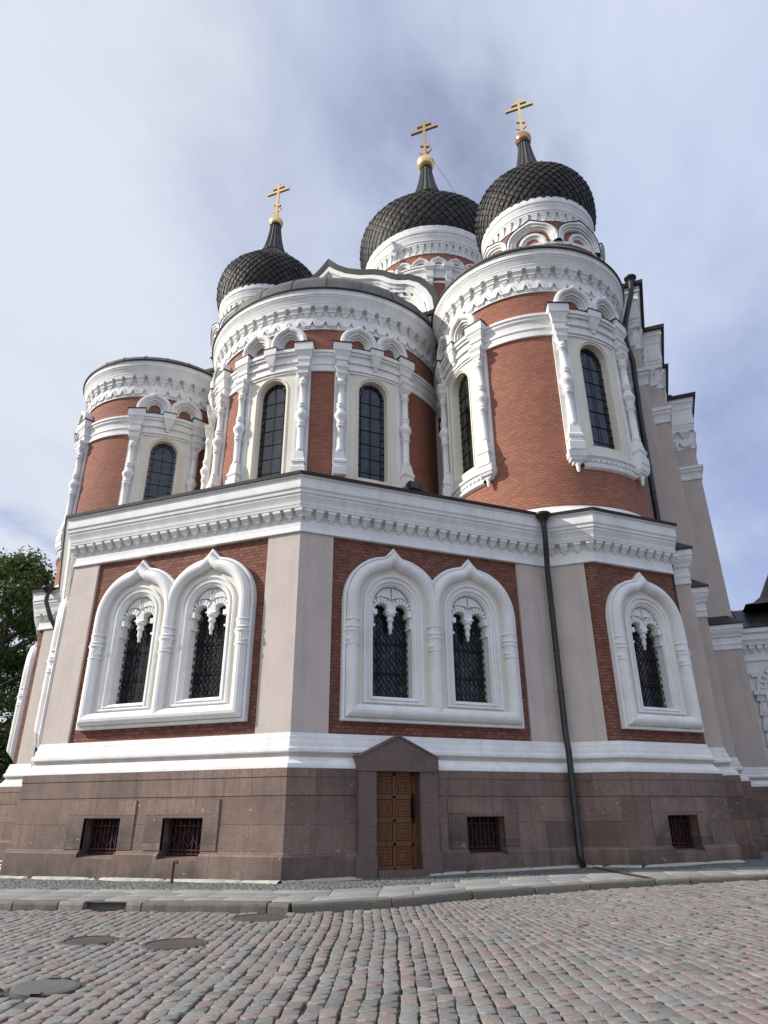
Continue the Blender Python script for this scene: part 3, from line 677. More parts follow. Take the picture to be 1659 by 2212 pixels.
def drum_window(c, r, deg, apron, name='round_arched_window'):
    H = cyl(c, r, R(deg)); zb = 11.02 if not apron else 10.95
    b = MB(); gh = .61; gz0 = 11.42; gs = 15.10
    o = arch(0, gh+.09, gs, zb, 16); ntop = 16
    # cream panel: rectangle outline matched to arch outline
    W2 = 1.12; Z2 = 15.95
    hole = arch(0, gh+.10, gs, gz0-.1, 16); rect = []
    for s, z in hole:
        if z < gs-.01: rect.append((math.copysign(W2, s), zb))
        else:
            a = math.atan2(z-gs, s); ca, sa = math.cos(a), math.sin(a); tt = min(W2/abs(ca) if abs(ca) > 1e-6 else 9, (Z2-gs)/sa if sa > 1e-6 else 9); rect.append((tt*ca, gs+tt*sa))
    rect[1] = (-W2, gs); rect[-2] = (W2, gs)
    band(b, H, rect, hole, .05, .05, 'cream'); strip(b, H, (-W2, W2, .05, zb), (-gh-.1, gh+.1, .05, gz0-.1), 'cream')
    sweep(b, H, arch(0, gh+.10, gs, gz0-.1, 16), [(0, .05), (0, .075), (.03, .075), (.035, .03), (.10, .02), (.10, -.30)], 'cream')
    strip(b, H, (-gh-.1, gh+.1, .05, gz0-.1), (-gh, gh, -.28, gz0), 'cream')
    # thin white raised frame on the panel
    sweep(b, H, [(-W2+.02, zb), (-W2+.02, Z2)]+[(-W2+.02+(2*W2-.04)*k/8, Z2) for k in range(1, 8)]+[(W2-.02, Z2), (W2-.02, zb)], [(0, .05), (0, .10), (.09, .10), (.11, .05)], 'white')
    fr = b.build(name, CATH)
    g = MB(); ol = arch(0, gh, gs, gz0, 14); g.add([H(s, -.26, z) for s, z in ol], [(0, len(ol)-1)+tuple()] if False else [tuple(range(len(ol)))], 'glass', ol); g.build('glass', fr)
    g = MB(); d = -.255
    inn = arch(0, gh-.17, gs, gz0+.02, 12)
    for u, v in zip(inn, inn[1:]): bar(g, H, u, v, .02, d, .02, 'iron')
    for k in range(6):
        z = gz0+.30+k*.62
        bar(g, H, (-gh, z), (gh, z), .02, d, .02, 'iron')
        bar(g, H, (-gh, z+.31), (-gh+.17, z+.31), .017, d, .02, 'iron'); bar(g, H, (gh-.17, z+.31), (gh, z+.31), .017, d, .02, 'iron')
    bar(g, H, (-.02, gz0), (-.02, gs+.4), .02, d, .02, 'iron')
    for a in (30, 60, 90, 120, 150): bar(g, H, ((gh-.17)*math.cos(R(a)), gs+(gh-.17)*math.sin(R(a))), (gh*math.cos(R(a)), gs+gh*math.sin(R(a))), .017, d, .02, 'iron')
    g.build('leading', fr)
    # colonnettes
    zf = 11.15 if not apron else 10.9
    for sx in (-1.33, 1.33):
        b = MB(); box(b, H, sx-.25, sx+.25, -.05, .07, zf-.1, 16.0, 'white')
        dd_ = .20
        lathe(b, H, sx, dd_, [(.13, zf+1.05), (.155, zf+1.08), (.155, zf+1.14), (.125, zf+1.18), (.13, zf+2.0), (.125, 13.22), (.165, 13.26), (.165, 13.32), (.135, 13.35), (.165, 13.38), (.165, 13.42), (.13, 13.45), (.19, 13.62), (.235, 13.72), (.235, 13.80), (.2, 13.86), (.15, 14.0), (.13, 14.08), (.165, 14.12), (.165, 14.17), (.135, 14.2), (.165, 14.23), (.165, 14.28), (.125, 14.3), (.12, 14.9), (.125, 15.12), (.16, 15.15), (.16, 15.2), (.13, 15.23), (.16, 15.26), (.16, 15.31), (.13, 15.34), (.14, 15.55)], 'white', 12)
        lathe(b, H, sx, dd_, [(.13, 15.45), (.16, 15.55), (.2, 15.62), (.2, 15.70), (.17, 15.72), (.19, 15.82), (.24, 15.9), (.24, 16.0)], 'white', square=True)
        lathe(b, H, sx, dd_-.02, [(.20, zf+.02), (.24, zf+.06), (.24, zf+.36), (.20, zf+.40), (.20, zf+.52), (.23, zf+.55), (.23, zf+.64), (.19, zf+.70), (.14, zf+1.06)], 'white', square=True)
        # capital block across the belt, with a metal cap
        for z0, z1, w0, w1, p0, p1 in ((15.98, 16.3, .20, .22, .27, .29), (16.3, 16.45, .25, .25, .33, .34), (16.45, 16.7, .24, .32, .32, .42), (16.7, 17.05, .34, .34, .44, .45)):
            frustum(b, H, sx, 0, z0, z1, w0, w1, p0, p1, 'white')
        frustum(b, H, sx, 0, 17.05, 17.10, .37, .37, .48, .48, 'edge')
        if apron:
            lathe(b, H, sx, dd_-.04, [(.03, 10.22), (.055, 10.27), (.07, 10.36), (.05, 10.40), (.085, 10.46), (.085, 10.54)], 'white', 8)
            frustum(b, H, sx, 0, 10.52, 10.62, .13, .17, .2, .26, 'white'); frustum(b, H, sx, 0, 10.62, 10.72, .22, .25, .30, .34, 'white'); frustum(b, H, sx, 0, 10.72, 10.95, .27, .29, .36, .40, 'white')
        b.build('colonnette', fr)
    b = MB()
    # raised entablature between the blocks, centre corbel
    for z0, z1, dd_ in ((15.96, 16.08, .15), (16.08, 16.3, .12), (16.3, 16.4, .20), (16.4, 16.62, .18), (16.62, 16.74, .26), (16.74, 16.90, .32)):
        box(b, H, -1.1, 1.1, 0, dd_, z0, z1, 'white')
    box(b, H, -1.1, 1.1, 0, .34, 16.90, 16.94, 'edge')
    frustum(b, H, 0, 0, 16.1, 16.25, .05, .07, .2, .24, 'white'); frustum(b, H, 0, 0, 16.25, 16.36, .10, .12, .26, .3, 'white'); frustum(b, H, 0, 0, 16.36, 16.70, .12, .22, .3, .40, 'white'); frustum(b, H, 0, 0, 16.7, 16.98, .25, .25, .42, .44, 'white'); frustum(b, H, 0, 0, 16.98, 17.02, .27, .27, .46, .46, 'edge')
    b.build('entablature', fr)
    if apron:
        b = MB(); sweep(b, H, [(-1.1+.2*k, 10.92) for k in range(12)], [(-.03, 0), (-.03, .16), (.05, .16), (.08, .10), (.12, .10), (.12, .08), (.36, .08), (.38, .14), (.46, .12), (.5, 0)], 'white')
        for k in range(11):
            s = -1.0+.2*k; pl = [(s+.095*math.cos(math.pi+math.pi*q/6), 10.76+.10*math.sin(math.pi+math.pi*q/6)) for q in range(7)]; prism(b, H, pl, .07, .13, 'white')
        b.build('apron', fr)
    b = MB()
    for sg in (-1, 1):                                         # twin ogee hoods
        c0 = sg*.69; r0 = .50; zs = 17.22; n = 24; q = [(c0-r0, 16.95)]
        for i in range(n+1):
            a = math.pi*i/n; s, z = c0-r0*math.cos(a), zs+r0*math.sin(a); q.append((s, z))
        q.append((c0+r0, 16.95))
        sweep(b, H, q, [(-.22, -.05), (-.22, .32), (-.18, .38), (-.10, .40), (-.04, .37), (0, .32), (.01, .27), (.08, .26), (.09, .18), (.15, .17), (.16, .10), (.22, .09), (.23, -.05)], 'white', clamp=(-9, 0) if sg < 0 else (0, 9), post=tip(c0, .17, .14, zs+.2, .1))
    b.build('twin_hood', fr)
    return fr
def brick_drum(c, r, z0, z1, name, k='brickd', wins=(), hole=(.67, 11.3, 15.86)):
    b = MB(); w = math.degrees(hole[0]/r); a = -180.
    def seg(a0, a1, za, zb): ring(b, c, [(r, za), (r, zb)], k, n=max(1, int((a1-a0)/2.5)), a0=R(a0), a1=R(a1), uvr=r)
    for t in sorted(wins):
        if t-w > a: seg(a, t-w, z0, z1)
        seg(t-w, t+w, z0, hole[1]); seg(t-w, t+w, hole[2], z1); a = t+w
    seg(a, 180, z0, z1); return b.build(name, CATH)
for c, r, wins, nm, apr in ((CC, RC, (-45, 0, 45), 63, False), (CR, RS, (-44.5, 44.5), 44, True), (CL, RS, (-44.5, 44.5), 44, True)):
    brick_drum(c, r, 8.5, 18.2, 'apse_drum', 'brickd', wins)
    b = MB(); drum_cornice(b, c, r, nm); b.build('drum_cornice', CATH)
    b = MB(); drum_belt(b, c, r); b.build('drum_belt', CATH)
    for w in wins: drum_window(c, r, w, apr)
    b = MB(); hardring(b, c, [(r+.36, 19.72), (r+.50, 19.71), (r+.515, 19.77), (r+.40, 19.82)], 'edge')
    rr = r+.44; h = 2.45 if r > 4 else 1.0
    prof = [(rr*math.cos(R(a)), 19.8+h*math.sin(R(a))) for a in (0, 12, 25, 38, 52, 66, 80, 90)]
    ring(b, c, prof, 'conch', n=96)
    for k in range(24):                                        # standing seams
        t = 2*math.pi*(k+.5)/24
        tube(b, [(c[0]+q*math.sin(t), c[1]-q*math.cos(t), z+EYE+.01) for q, z in prof[:-1]], .022, 'edge', 5, False)
    b.build('apse_roof', CATH)
    b = MB(); hardring(b, c, [(r+.03, 9.06), (r+.04, 9.0), (r+.32, 8.72), (r+.6, 8.6)], 'white' if r < 4 else 'roof'); b.build('flashing', CATH)

# ------------------------------------------------------------------ main body behind the apses
EW = 9.3
UP = [(4.0, EW), (12.4, EW), (12.4, 10.75), (13.92, 10.75), (13.92, 14.2), (14.78, 14.2), (14.78, 17.6), (14.98, 17.6), (14.98, 20.9), (16.38, 20.9), (16.38, 34)]
UPm = [mir(p) for p in reversed(UP)]
b = MB(); plan_sweep(b, UP, [(0, 8.5), (0, 21.2)], 'pink'); plan_sweep(b, UPm, [(0, 8.5), (0, 21.2)], 'pink')
b.add([(-5, EW, 8.5+EYE), (5, EW, 8.5+EYE), (5, EW, 23+EYE), (-5, EW, 23+EYE)], [(0, 1, 2, 3)], 'white')
b.build('upper_wall', CATH)
b = MB()
for P in (UP, UPm):
    plan_sweep(b, P, [(-.05, 16.15), (.05, 16.15), (.06, 16.25), (.04, 16.3), (.06, 16.5), (.14, 16.62), (.14, 16.72), (.20, 16.75), (.20, 16.9), (-.05, 17.0)], 'white')
b.build('upper_belt', CATH)
b = MB()
UC_ = [(-.05, 18.0), (.05, 18.0), (.05, 18.06), (.03, 18.1), (.03, 18.6), (.06, 18.65), (.06, 19.05), (.27, 19.06), (.28, 19.2), (.34, 19.3), (.34, 19.4), (.40, 19.45), (.40, 19.9), (.37, 19.93), (.40, 20.3), (.48, 20.4), (.50, 20.55), (.60, 20.7), (.60, 20.7), (.68, 20.74), (.70, 21.0)]
for P in (UP, UPm):
    UC = [(o*.6, z) for o, z in UC_]
    plan_sweep(b, P, UC, 'white')
    for i in range(len(P)-1):
        F = flat(P[i], P[i+1]); n = max(1, int(F.len/.52)); p = F.len/n; w = p/2
        if F.len < .4: continue
        for k in range(n):
            H = shift(F, p*(k+.5)); z0 = 18.0
            prism(b, H, [(-w, z0+.60), (-w, z0+.40), (-w*.48, z0+.08), (w*.48, z0+.08), (w, z0+.40), (w, z0+.60)][::-1], .02, .085, 'white')
            sweep(b, H, [(-w, z0+.45), (-w*.5, z0+.17), (w*.5, z0+.17), (w, z0+.45)], [(-.035, .08), (-.035, .15), (.035, .15), (.035, .08)], 'white')
            frustum(b, H, 0, .03, z0+.94, z0+1.05, w*.68, w*.70, .22, .225, 'white'); frustum(b, H, 0, .03, z0+.78, z0+.94, w*.55, w*.64, .13, .2, 'white'); frustum(b, H, 0, .03, z0+.6, z0+.78, w*.2, w*.5, .05, .12, 'white')
b.build('upper_cornice', CATH)
b = MB()
for P in (UP, UPm): plan_sweep(b, P, [(.3, 21.0), (.56, 20.98), (.60, 21.14), (.2, 21.25), (-1.2, 21.9)], 'edge')
b.quad([(p[0], p[1], 21.9+EYE) for p in offs_path(UP[1:], -.5)]+[(0, 34, 21.9+EYE), (0, 11, 21.9+EYE)], 'roof')
b.quad([(p[0], p[1], 21.9+EYE) for p in offs_path(UPm[:-1], -.5)]+[(0, 11, 21.9+EYE), (0, 34, 21.9+EYE)], 'roof')
b.build('main_roof', CATH)
FE = flat((0, EW), (1, EW))
b = MB(); box(b, FE, 5.25, 5.75, -.01, .03, 14.6, 15.75, 'pink'); box(b, FE, 5.33, 5.68, .0, .035, 14.68, 15.66, 'dark'); b.build('slit_window', CATH)
b = MB(); box(b, FE, 5.25, 5.75, -.01, .03, 11.4, 12.6, 'pink'); box(b, FE, 5.33, 5.68, .0, .035, 11.45, 12.5, 'dark'); b.build('slit_window', CATH)
# --- ogee gable over the central apse
def gpath(off=0.):
    half = [(0, 25.75), (.3, 25.42), (.9, 24.95), (1.7, 24.55), (2.45, 24.32), (2.95, 24.06), (3.4, 23.70)]
    half2 = [(3.72, 23.52), (4.25, 23.36), (4.75, 23.02), (5.15, 22.5), (5.42, 21.9), (5.5, 21.2)]
    return half+half2
g1 = gpath(); top = [(-s, z) for s, z in reversed(g1[1:])]+g1
b = MB()
n = len(top)
b.add([FE(s, -.05, z) for s, z in top]+[FE(s, -.05, 20.5) for s, z in top], [(i, i+1, n+i+1, n+i) for i in range(n-1)], 'white', top*2)
sweep(b, FE, top, [(-.02, -.1), (-.02, .58), (.22, .58), (.25, .46), (.34, .42), (.38, .34), (.50, .32), (.52, .26), (.72, .25), (.74, .16), (.86, .14), (.9, 0)], 'white')
for sg in (-1, 1):
    q = [(sg*s, z) for s, z in ((3.25, 23.55), (3.7, 23.5), (4.2, 23.22), (4.65, 22.75), (4.95, 22.15), (5.1, 21.3))]
    if sg < 0: q = q[::-1]
    sweep(b, FE, q, [(0, 0), (0, .40), (.22, .40), (.26, .30), (.38, .28), (.42, .12), (.55, .1), (.6, 0)], 'white')
for sg in (-1, 1):
    P = [(sg*s, z) for s, z in g1]
    for (s0, z0), (s1, z1) in zip(P, P[1:]):
        t = math.hypot(s1-s0, z1-z0)
        for k in range(max(1, int(t/.3))):
            f = (k+.5)/max(1, int(t/.3)); s, z = s0+(s1-s0)*f, z0+(z1-z0)*f-.62; 
            box(b, FE, s-.05, s+.05, .22, .33, z-.045, z+.045, 'dark')
b.build('ogee_gable', CATH)
b = MB()
sweep(b, FE, top, [(-.02, .62), (-.30, .64), (-.36, .5), (-.30, -2.2)], 'roof')
sweep(b, FE, top, [(-.02, .56), (-.02, .62)], 'edge'); n = len(top)
b.add([FE(s, -2.2, z+.15) for s, z in top]+[FE(s*.8, -9, z*.0+24) for s, z in top], [(i, i+1, n+i+1, n+i) for i in range(n-1)], 'roof')
b.build('gable_roof', CATH)

# pipes on the upper storey
drain('drainpipe', [(5.52, 8.95, 20.6+EYE), (5.52, 8.95, 17.4+EYE), (5.58, 9.12, 16.6+EYE), (5.58, 9.12, 8.7+EYE)], .085)
drain('drainpipe', [(14.02, 9.9, 20.9+EYE), (13.95, 9.9, 20.3+EYE), (13.55, 10.0, 19.1+EYE), (13.40, 10.1, 18.5+EYE), (13.42, 10.15, 17.8+EYE), (13.52, 10.2, 17.1+EYE), (13.48, 10.2, 16.4+EYE), (13.40, 10.2, 14.4+EYE), (13.33, 10.2, 9.9+EYE), (13.31, 10.2, 8.7+EYE)], .11)
# pink pilaster strip beside it
b = MB(); 
for z0, z1 in ((8.5, 16.2),): b.add([(13.2, 10.70, z0+EYE), (13.86, 10.70, z0+EYE), (13.86, 10.70, z1+EYE), (13.2, 10.70, z1+EYE), (13.86, 10.76, z0+EYE), (13.86, 10.76, z1+EYE)], [(0, 1, 2, 3), (1, 4, 5, 2)], 'pink')
b.build('plaster_pilaster', CATH)

# ------------------------------------------------------------------ domes
def cr(pts, n):                                               # smooth profile through points
    out = []
    for i in range(len(pts)-1):
        p0 = pts[max(0, i-1)]; p1 = pts[i]; p2 = pts[i+1]; p3 = pts[min(len(pts)-1, i+2)]
        for k in range(n):
            t = k/n; out.append(tuple(.5*((2*p1[a])+(-p0[a]+p2[a])*t+(2*p0[a]-5*p1[a]+4*p2[a]-p3[a])*t*t+(-p0[a]+3*p1[a]-3*p2[a]+p3[a])*t**3) for a in (0, 1)))
    return out+[pts[-1]]
def dome(c, prof, N, spire, ball, cross, gold, ballm, seed):
    rnd = random.Random(seed)
    P = cr(prof, 8); acc = [0]
    for a, q in zip(P, P[1:]): acc.append(acc[-1]+math.hypot(q[0]-a[0], q[1]-a[1]))
    tot = acc[-1]
    def at_(l):
        l = min(max(l, 0), tot)
        for i in range(len(P)-1):
            if acc[i+1] >= l:
                t = (l-acc[i])/(acc[i+1]-acc[i]+1e-9); r = P[i][0]+(P[i+1][0]-P[i][0])*t; z = P[i][1]+(P[i+1][1]-P[i][1])*t
                dr, dz = P[i+1][0]-P[i][0], P[i+1][1]-P[i][1]; q = math.hypot(dr, dz); return r, z, dz/q, -dr/q
        return P[-1][0], P[-1][1], 1, 0
    b = MB(); ring(b, c, [(r-.06, z) for r, z in P], 'tile', n=64)
    hh = 2*math.pi*P[0][0]/N*.56                               # half diagonal of a tile
    l = -hh*.3; row = 0; ls = [l]
    while l < tot:
        r = at_(l)[0]; l += max(.16, min(hh, 2*math.pi*r/N*.62)); ls.append(l)
    for j in range(len(ls)-2):
        for i in range(N):
            t0 = 2*math.pi*(i+.5*(j % 2))/N; dt = math.pi/N
            if False: pass
            jt = rnd.uniform(-.012, .012); lift = .065+rnd.uniform(-.025, .03)
            def pt(l_, t, o):
                r, z, nr, nz = at_(l_); r += nr*o; z += nz*o; return (c[0]+r*math.sin(t), c[1]-r*math.cos(t), z+EYE)
            lo, mi, hi = pt(ls[j], t0+jt*.3, lift), ls[j+1], pt(ls[j+2], t0, -.035)
            a, d = pt(mi, t0-dt*1.0, .018+jt), pt(mi, t0+dt*1.0, .018-jt)
            lo2 = pt(ls[j], t0+jt*.3, -.03)
            mid = pt(mi, t0, .05+jt)
            b.add([lo, d, hi, a, lo2, mid], [(0, 1, 5), (1, 2, 5), (2, 3, 5), (3, 0, 5), (0, 4, 1), (0, 3, 4)], 'tile', tint=min(1, max(0, rnd.gauss(.45, .22))))
    o = b.build('onion_dome', CATH, tint=True)
    b = MB(); sp = cr(spire, 4); ns = 32; vs = []
    for r, z in sp:
        for i in range(ns):
            t = 2*math.pi*i/ns; q = r*(1.07 if i % 2 else .93); vs.append((c[0]+q*math.sin(t), c[1]-q*math.cos(t), z+EYE))
    b.add(vs, [(j*ns+i, j*ns+(i+1) % ns, (j+1)*ns+(i+1) % ns, (j+1)*ns+i) for j in range(len(sp)-1) for i in range(ns)], 'roof')
    r0 = spire[0][0]; ring(b, c, [(r0*1.28, spire[0][1]-.22), (r0*1.12, spire[0][1]), (r0*.95, spire[0][1]+.05)], 'roof', n=32); ring(b, c, [(spire[-1][0]*.9, spire[-1][1]-.14), (spire[-1][0]*1.2, spire[-1][1]-.1), (spire[-1][0]*1.2, spire[-1][1]), (spire[-1][0]*.8, spire[-1][1]+.06)], 'roof', n=24)
    for i in range(16):
        t = 2*math.pi*i/16; q = r0*1.3; H = cyl(c, q, t); w = math.pi*q/16*.95; prism(b, H, [(-w, spire[0][1]-.30), (w, spire[0][1]-.30), (0, spire[0][1]-.02)], -.05, .03, 'roof')
    b.build('spire', o)
    r, z = ball; b = MB(); ring(b, c, [(max(.01, r*math.sin(math.pi*k/14)), z-r*math.cos(math.pi*k/14)) for k in range(15)], ballm, n=28); b.build('gilded_ball', o)
    z0, z1, h2, z2, h1, zz1, zs, hs, zc, hc, w = cross
    b = MB(); F = flat((c[0], c[1]-w/2), (c[0]+1, c[1]-w/2))
    bx = lambda s0, s1, a, e: box(b, F, s0, s1, -w, 0, a, e, gold)
    def fbar(p, q, ww, ex=0.): 
        l = math.hypot(q[0]-p[0], q[1]-p[1]); nx, nz = -(q[1]-p[1])/l*ww/2, (q[0]-p[0])/l*ww/2
        pl = [(p[0]+nx, p[1]+nz), (p[0]-nx, p[1]-nz), (q[0]-nx, q[1]-nz), (q[0]+nx, q[1]+nz)]
        n = 4; vs = [F(s, -w-ex, z) for s, z in pl]+[F(s, ex, z) for s, z in pl]
        b.add(vs, [(0, 1, 2, 3), (4, 5, 6, 7)]+[(i, (i+1) % 4, 4+(i+1) % 4, 4+i) for i in range(4)], gold)
    fbar((0, z0), (0, z1), w); fbar((-h2, z2), (h2, z2), w, .004); fbar((-h1, zz1), (h1, zz1), w*.85, .004); fbar((-hs, zs+hs*.55), (hs, zs-hs*.55), w*.85, .004)
    m_ = 12; pr = None
    outer = [(hc*math.sin(R(-75+150*k/m_)), zc+hc*(1-math.cos(R(-75+150*k/m_)))*.95) for k in range(m_+1)]
    inner = [(s*.86, z+w*1.0*(1-abs(k-m_/2)/(m_/2))+.02) for k, (s, z) in enumerate(outer)]
    for k in range(m_):
        vs = [F(*x) for x in ((outer[k][0], -w*.8, outer[k][1]), (outer[k+1][0], -w*.8, outer[k+1][1]), (inner[k+1][0], -w*.8, inner[k+1][1]), (inner[k][0], -w*.8, inner[k][1]), (outer[k][0], -w*.2, outer[k][1]), (outer[k+1][0], -w*.2, outer[k+1][1]), (inner[k+1][0], -w*.2, inner[k+1][1]), (inner[k][0], -w*.2, inner[k][1]))]
        b.add(vs, [(0, 1, 2, 3), (4, 5, 6, 7), (0, 1, 5, 4), (3, 2, 6, 7)], gold)
    cr_ = b.build('cross', o)
    return o
DS = [(3.42, 33.05), (3.62, 33.6), (3.74, 34.3), (3.74, 35.1), (3.57, 35.85), (3.15, 36.45), (2.5, 37.2), (1.75, 38.05), (1.2, 38.75), (.95, 39.2)]
SS = [(.92, 39.1), (.74, 39.8), (.60, 40.5), (.48, 41.3), (.38, 42.25)]
XS = (43.1, 46.95, .97, 46.0, .53, 46.45, 44.5, .28, 43.75, .42, .17)
DM = [(5.55, 41.8), (5.88, 42.8), (6.06, 43.9), (6.04, 44.95), (5.75, 45.65), (5.2, 46.27), (4.3, 47.3), (3.3, 48.45), (2.3, 49.6), (1.75, 50.3), (1.45, 50.9)]
SM = [(1.4, 50.8), (1.15, 51.7), (.95, 52.5), (.68, 53.8), (.48, 55.3)]
XM = (56.7, 62.0, 1.36, 60.75, .72, 61.4, 58.45, .42, 57.35, .72, .24)
TR, TL, TM = (9.76, 18.5), (-9.76, 18.5), (0, 28.05)
dr = dome(TR, DS, 46, SS, (.56, 42.68), XS, 'gold', 'copper', 1); dl = dome(TL, DS, 46, SS, (.56, 42.6), XS, 'gold', 'gold', 2); dm = dome(TM, DM, 54, SM, (.86, 56.0), XM, 'goldd', 'gold', 3)
tag(dm, 'largest onion dome, standing behind the others'); 
b = MB()
for p, q in ((( .05, 28.0, 58.0), (3.3, 26.6, 48.4)),): tube(b, [(p[0], p[1], p[2]+EYE), (q[0], q[1], q[2]+EYE)], .018, 'iron', 5)
b.build('guy_wire', dm)
def dome_drum(c, r, z0, zc0, zc1, nmod, edge, wins=()):
    brick_drum(c, r, z0, zc0+.1, 'dome_drum', 'brickd', wins, (.7, 33, 36.7))
    b = MB(); k = (zc1-zc0)
    prof = [(-.03, 0), (.05, 0), (.05, .03), (.03, .05), (.03, .33), (.17, .34), (.18, .40), (.22, .43), (.22, .46), (.25, .55), (.30, .64), (.30, .68), (.35, .72), (.37, .78), (.37, .90), (.38, .92), (.35, 1.0)]
    sc = edge/.38
    hardring(b, c, [(r+o*sc, zc0+z*k) for o, z in prof], 'white')
    for i in range(nmod):
        th = (i+.5)*2*math.pi/nmod
        if math.cos(th) < -.25: continue
        H = cyl(c, r, th); w = math.pi*r/nmod
        frustum(b, H, 0, .03, zc0+.27*k, zc0+.335*k, w*.7, w*.72, .12*sc, .125*sc, 'white'); frustum(b, H, 0, .03, zc0+.17*k, zc0+.27*k, w*.62, w*.66, .07*sc, .11*sc, 'white')
        frustum(b, H, 0, .03, zc0+.06*k, zc0+.17*k, w*.3, w*.55, .04*sc, .07*sc, 'white'); frustum(b, H, 0, .03, zc0-.02*k, zc0+.06*k, w*.15, w*.25, .03*sc, .045*sc, 'white')
    b.build('dome_cornice', CATH)
for c in (TR, TL):
    dome_drum(c, 3.12, 22, 31.55, 33.25, 38, .38)
    b = MB(); e = MB(); r = 3.42
    ring(b, c, [(r, 26.5), (r, 29.35)], 'brickd', n=64); hardring(b, c, [(r, 29.3), (r+.2, 29.3), (r+.2, 29.5), (3.1, 29.55)], 'white')
    for i in range(8):
        th = i*math.pi/4
        H = cyl(c, r, th); hw = math.pi*r/8
        q = [(-hw, 29.5), (-hw, 29.9)]+[(-hw*.97*math.cos(math.pi*k/28), 29.95+.92*math.sin(math.pi*k/28)) for k in range(29)]+[(hw, 29.9), (hw, 29.5)]; tp = tip(0, .5, .32, 30.3, .15)
        sweep(b, H, q, [(-.02, -.4), (-.02, .42), (.10, .42), (.14, .34), (.22, .32), (.25, .22), (.34, .2), (.36, .06)], 'white', clamp=(-hw, hw), post=tp)
        sweep(e, H, q, [(-.02, .44), (-.07, .46), (-.06, -.4)], 'edge', clamp=(-hw, hw), post=tp)
        n = 29; tq = [(s, z-.3) for s, z in q[2:-2]]; b.add([H(s, .05, z) for s, z in tq]+[H(s, .05, 29.3) for s, z in tq], [(k, k+1, n+k+1, n+k) for k in range(n-1)], 'brickd', tq*2)
        sweep(b, H, arch(0, .72, 29.5, 29.3, 12), [(-.02, .05), (-.02, .25), (.12, .24), (.15, .14), (.26, .12), (.3, .0)], 'white')
    b.build('hood_ring', CATH); e.build('hood_edge', CATH)
# main drum with its arcade
dome_drum(TM, 5.2, 24, 39.55, 42.05, 60, .5, (-90, -45, 0, 45, 90))
b = MB(); r = 5.2; c = TM
hardring(b, c, [(r, 37.0), (r+.12, 37.0), (r+.12, 37.2), (r+.08, 37.25), (r+.1, 37.6), (r+.22, 37.8), (r+.22, 38.0), (r+.28, 38.05), (r+.28, 38.2), (r, 38.3)], 'white')
for i in range(24):
    th = (i+.5)*math.pi/12
    if math.cos(th) < -.2: continue
    H = cyl(c, r, th); hw = math.pi*r/24
    q = [(-hw*.86*math.cos(math.pi*k/16), 38.3+.52*math.sin(math.pi*k/16)) for k in range(17)]
    sweep(b, H, q, [(-.09, 0), (-.09, .24), (.02, .25), (.08, .12), (.2, .1), (.22, 0)], 'white', clamp=(-hw, hw), post=tip(0, .2, .16, 38.5, .1))
b.build('arcade_band', CATH)
for i in range(-2, 3):
    H = cyl(c, r, i*math.pi/4); b = MB()
    hole = arch(0, .62, 35.9, 33, 12); rect = [(-1.2, 33)]+[(max(-1.2, min(1.2, s*2.2)), 37.0) if z > 36.2 else (math.copysign(1.2, s), max(33, z)) for s, z in hole[1:-1]]+[(1.2, 33)]
    band(b, H, rect, hole, .06, .06, 'cream'); sweep(b, H, hole, [(0, .06), (0, .1), (.06, .1), (.08, -.3)], 'cream')
    fr = b.build('drum_window', CATH)
    g = MB(); g.add([H(s, -.2, z) for s, z in hole], [tuple(range(len(hole)))], 'glass'); g.build('glass', fr)
    for sx in (-1.36, 1.36):
        k = MB(); box(k, H, sx-.24, sx+.24, 0, .06, 33, 37.0, 'white')
        lathe(k, H, sx, .2, [(.14, 33), (.14, 36.0), (.19, 36.05), (.19, 36.12), (.15, 36.15), (.15, 36.3)], 'white', 10); lathe(k, H, sx, .2, [(.15, 36.25), (.2, 36.45), (.2, 36.55), (.17, 36.6), (.26, 36.9), (.26, 37.05)], 'white', square=True)
        frustum(k, H, sx, 0, 37.05, 37.6, .24, .26, .34, .36, 'white'); frustum(k, H, sx, 0, 37.6, 37.85, .27, .36, .38, .48, 'white'); frustum(k, H, sx, 0, 37.85, 38.25, .38, .38, .5, .5, 'white')
        k.build('colonnette', fr)
b = MB()
for i in range(-3, 3):
    H = cyl(c, r, (i+.5)*math.pi/4); box(b, H, -.5, .5, 0, .05, 36.55, 36.75, 'white'); box(b, H, -.6, .6, 0, .15, 33.9, 34.1, 'white')
b.build('sill_band', CATH)

# ------------------------------------------------------------------ north porch at the right edge
b = MB(); PV0, PV1, PU0, PU1 = 16.75, 22.5, 24.0, 30.0
PP = [(PV0, 31), (PV0, PU0), (PV1, PU0), (PV1, 31)]
FP = flat((PV0, PU0), (PV1, PU0))
plan_sweep(b, PP, [(0, .9), (0, 8.0)], 'white')
plan_sweep(b, PP, [(.02, 7.0), (.06, 7.0), (.06, 7.1), (.03, 7.15), (.03, 7.75), (.2, 7.78), (.24, 7.95), (.3, 8.05), (.3, 8.3), (.4, 8.4), (.4, 8.62)], 'white')
for i in range(16):
    s = .2+.36*i; frustum(b, FP, s, .02, 7.6, 7.75, .12, .13, .18, .2, 'white'); frustum(b, FP, s, .02, 7.4, 7.6, .05, .11, .06, .17, 'white')
cs = 2.0
sweep(b, FP, arch(cs, 1.62, 5.5, 1.4, 20), [(0, 0), (0, .12), (.12, .14), (.16, .08), (.3, .08), (.32, .16), (.45, .17), (.5, .06), (.62, .05), (.64, .02)], 'white')
for k in range(15):
    a = math.pi*(k+.5)/15; p = (cs-1.22*math.cos(a), 5.5+1.22*math.sin(a)); q = (cs-1.44*math.cos(a), 5.5+1.44*math.sin(a)); bar(b, FP, p, q, .09, .1, .12, 'white')
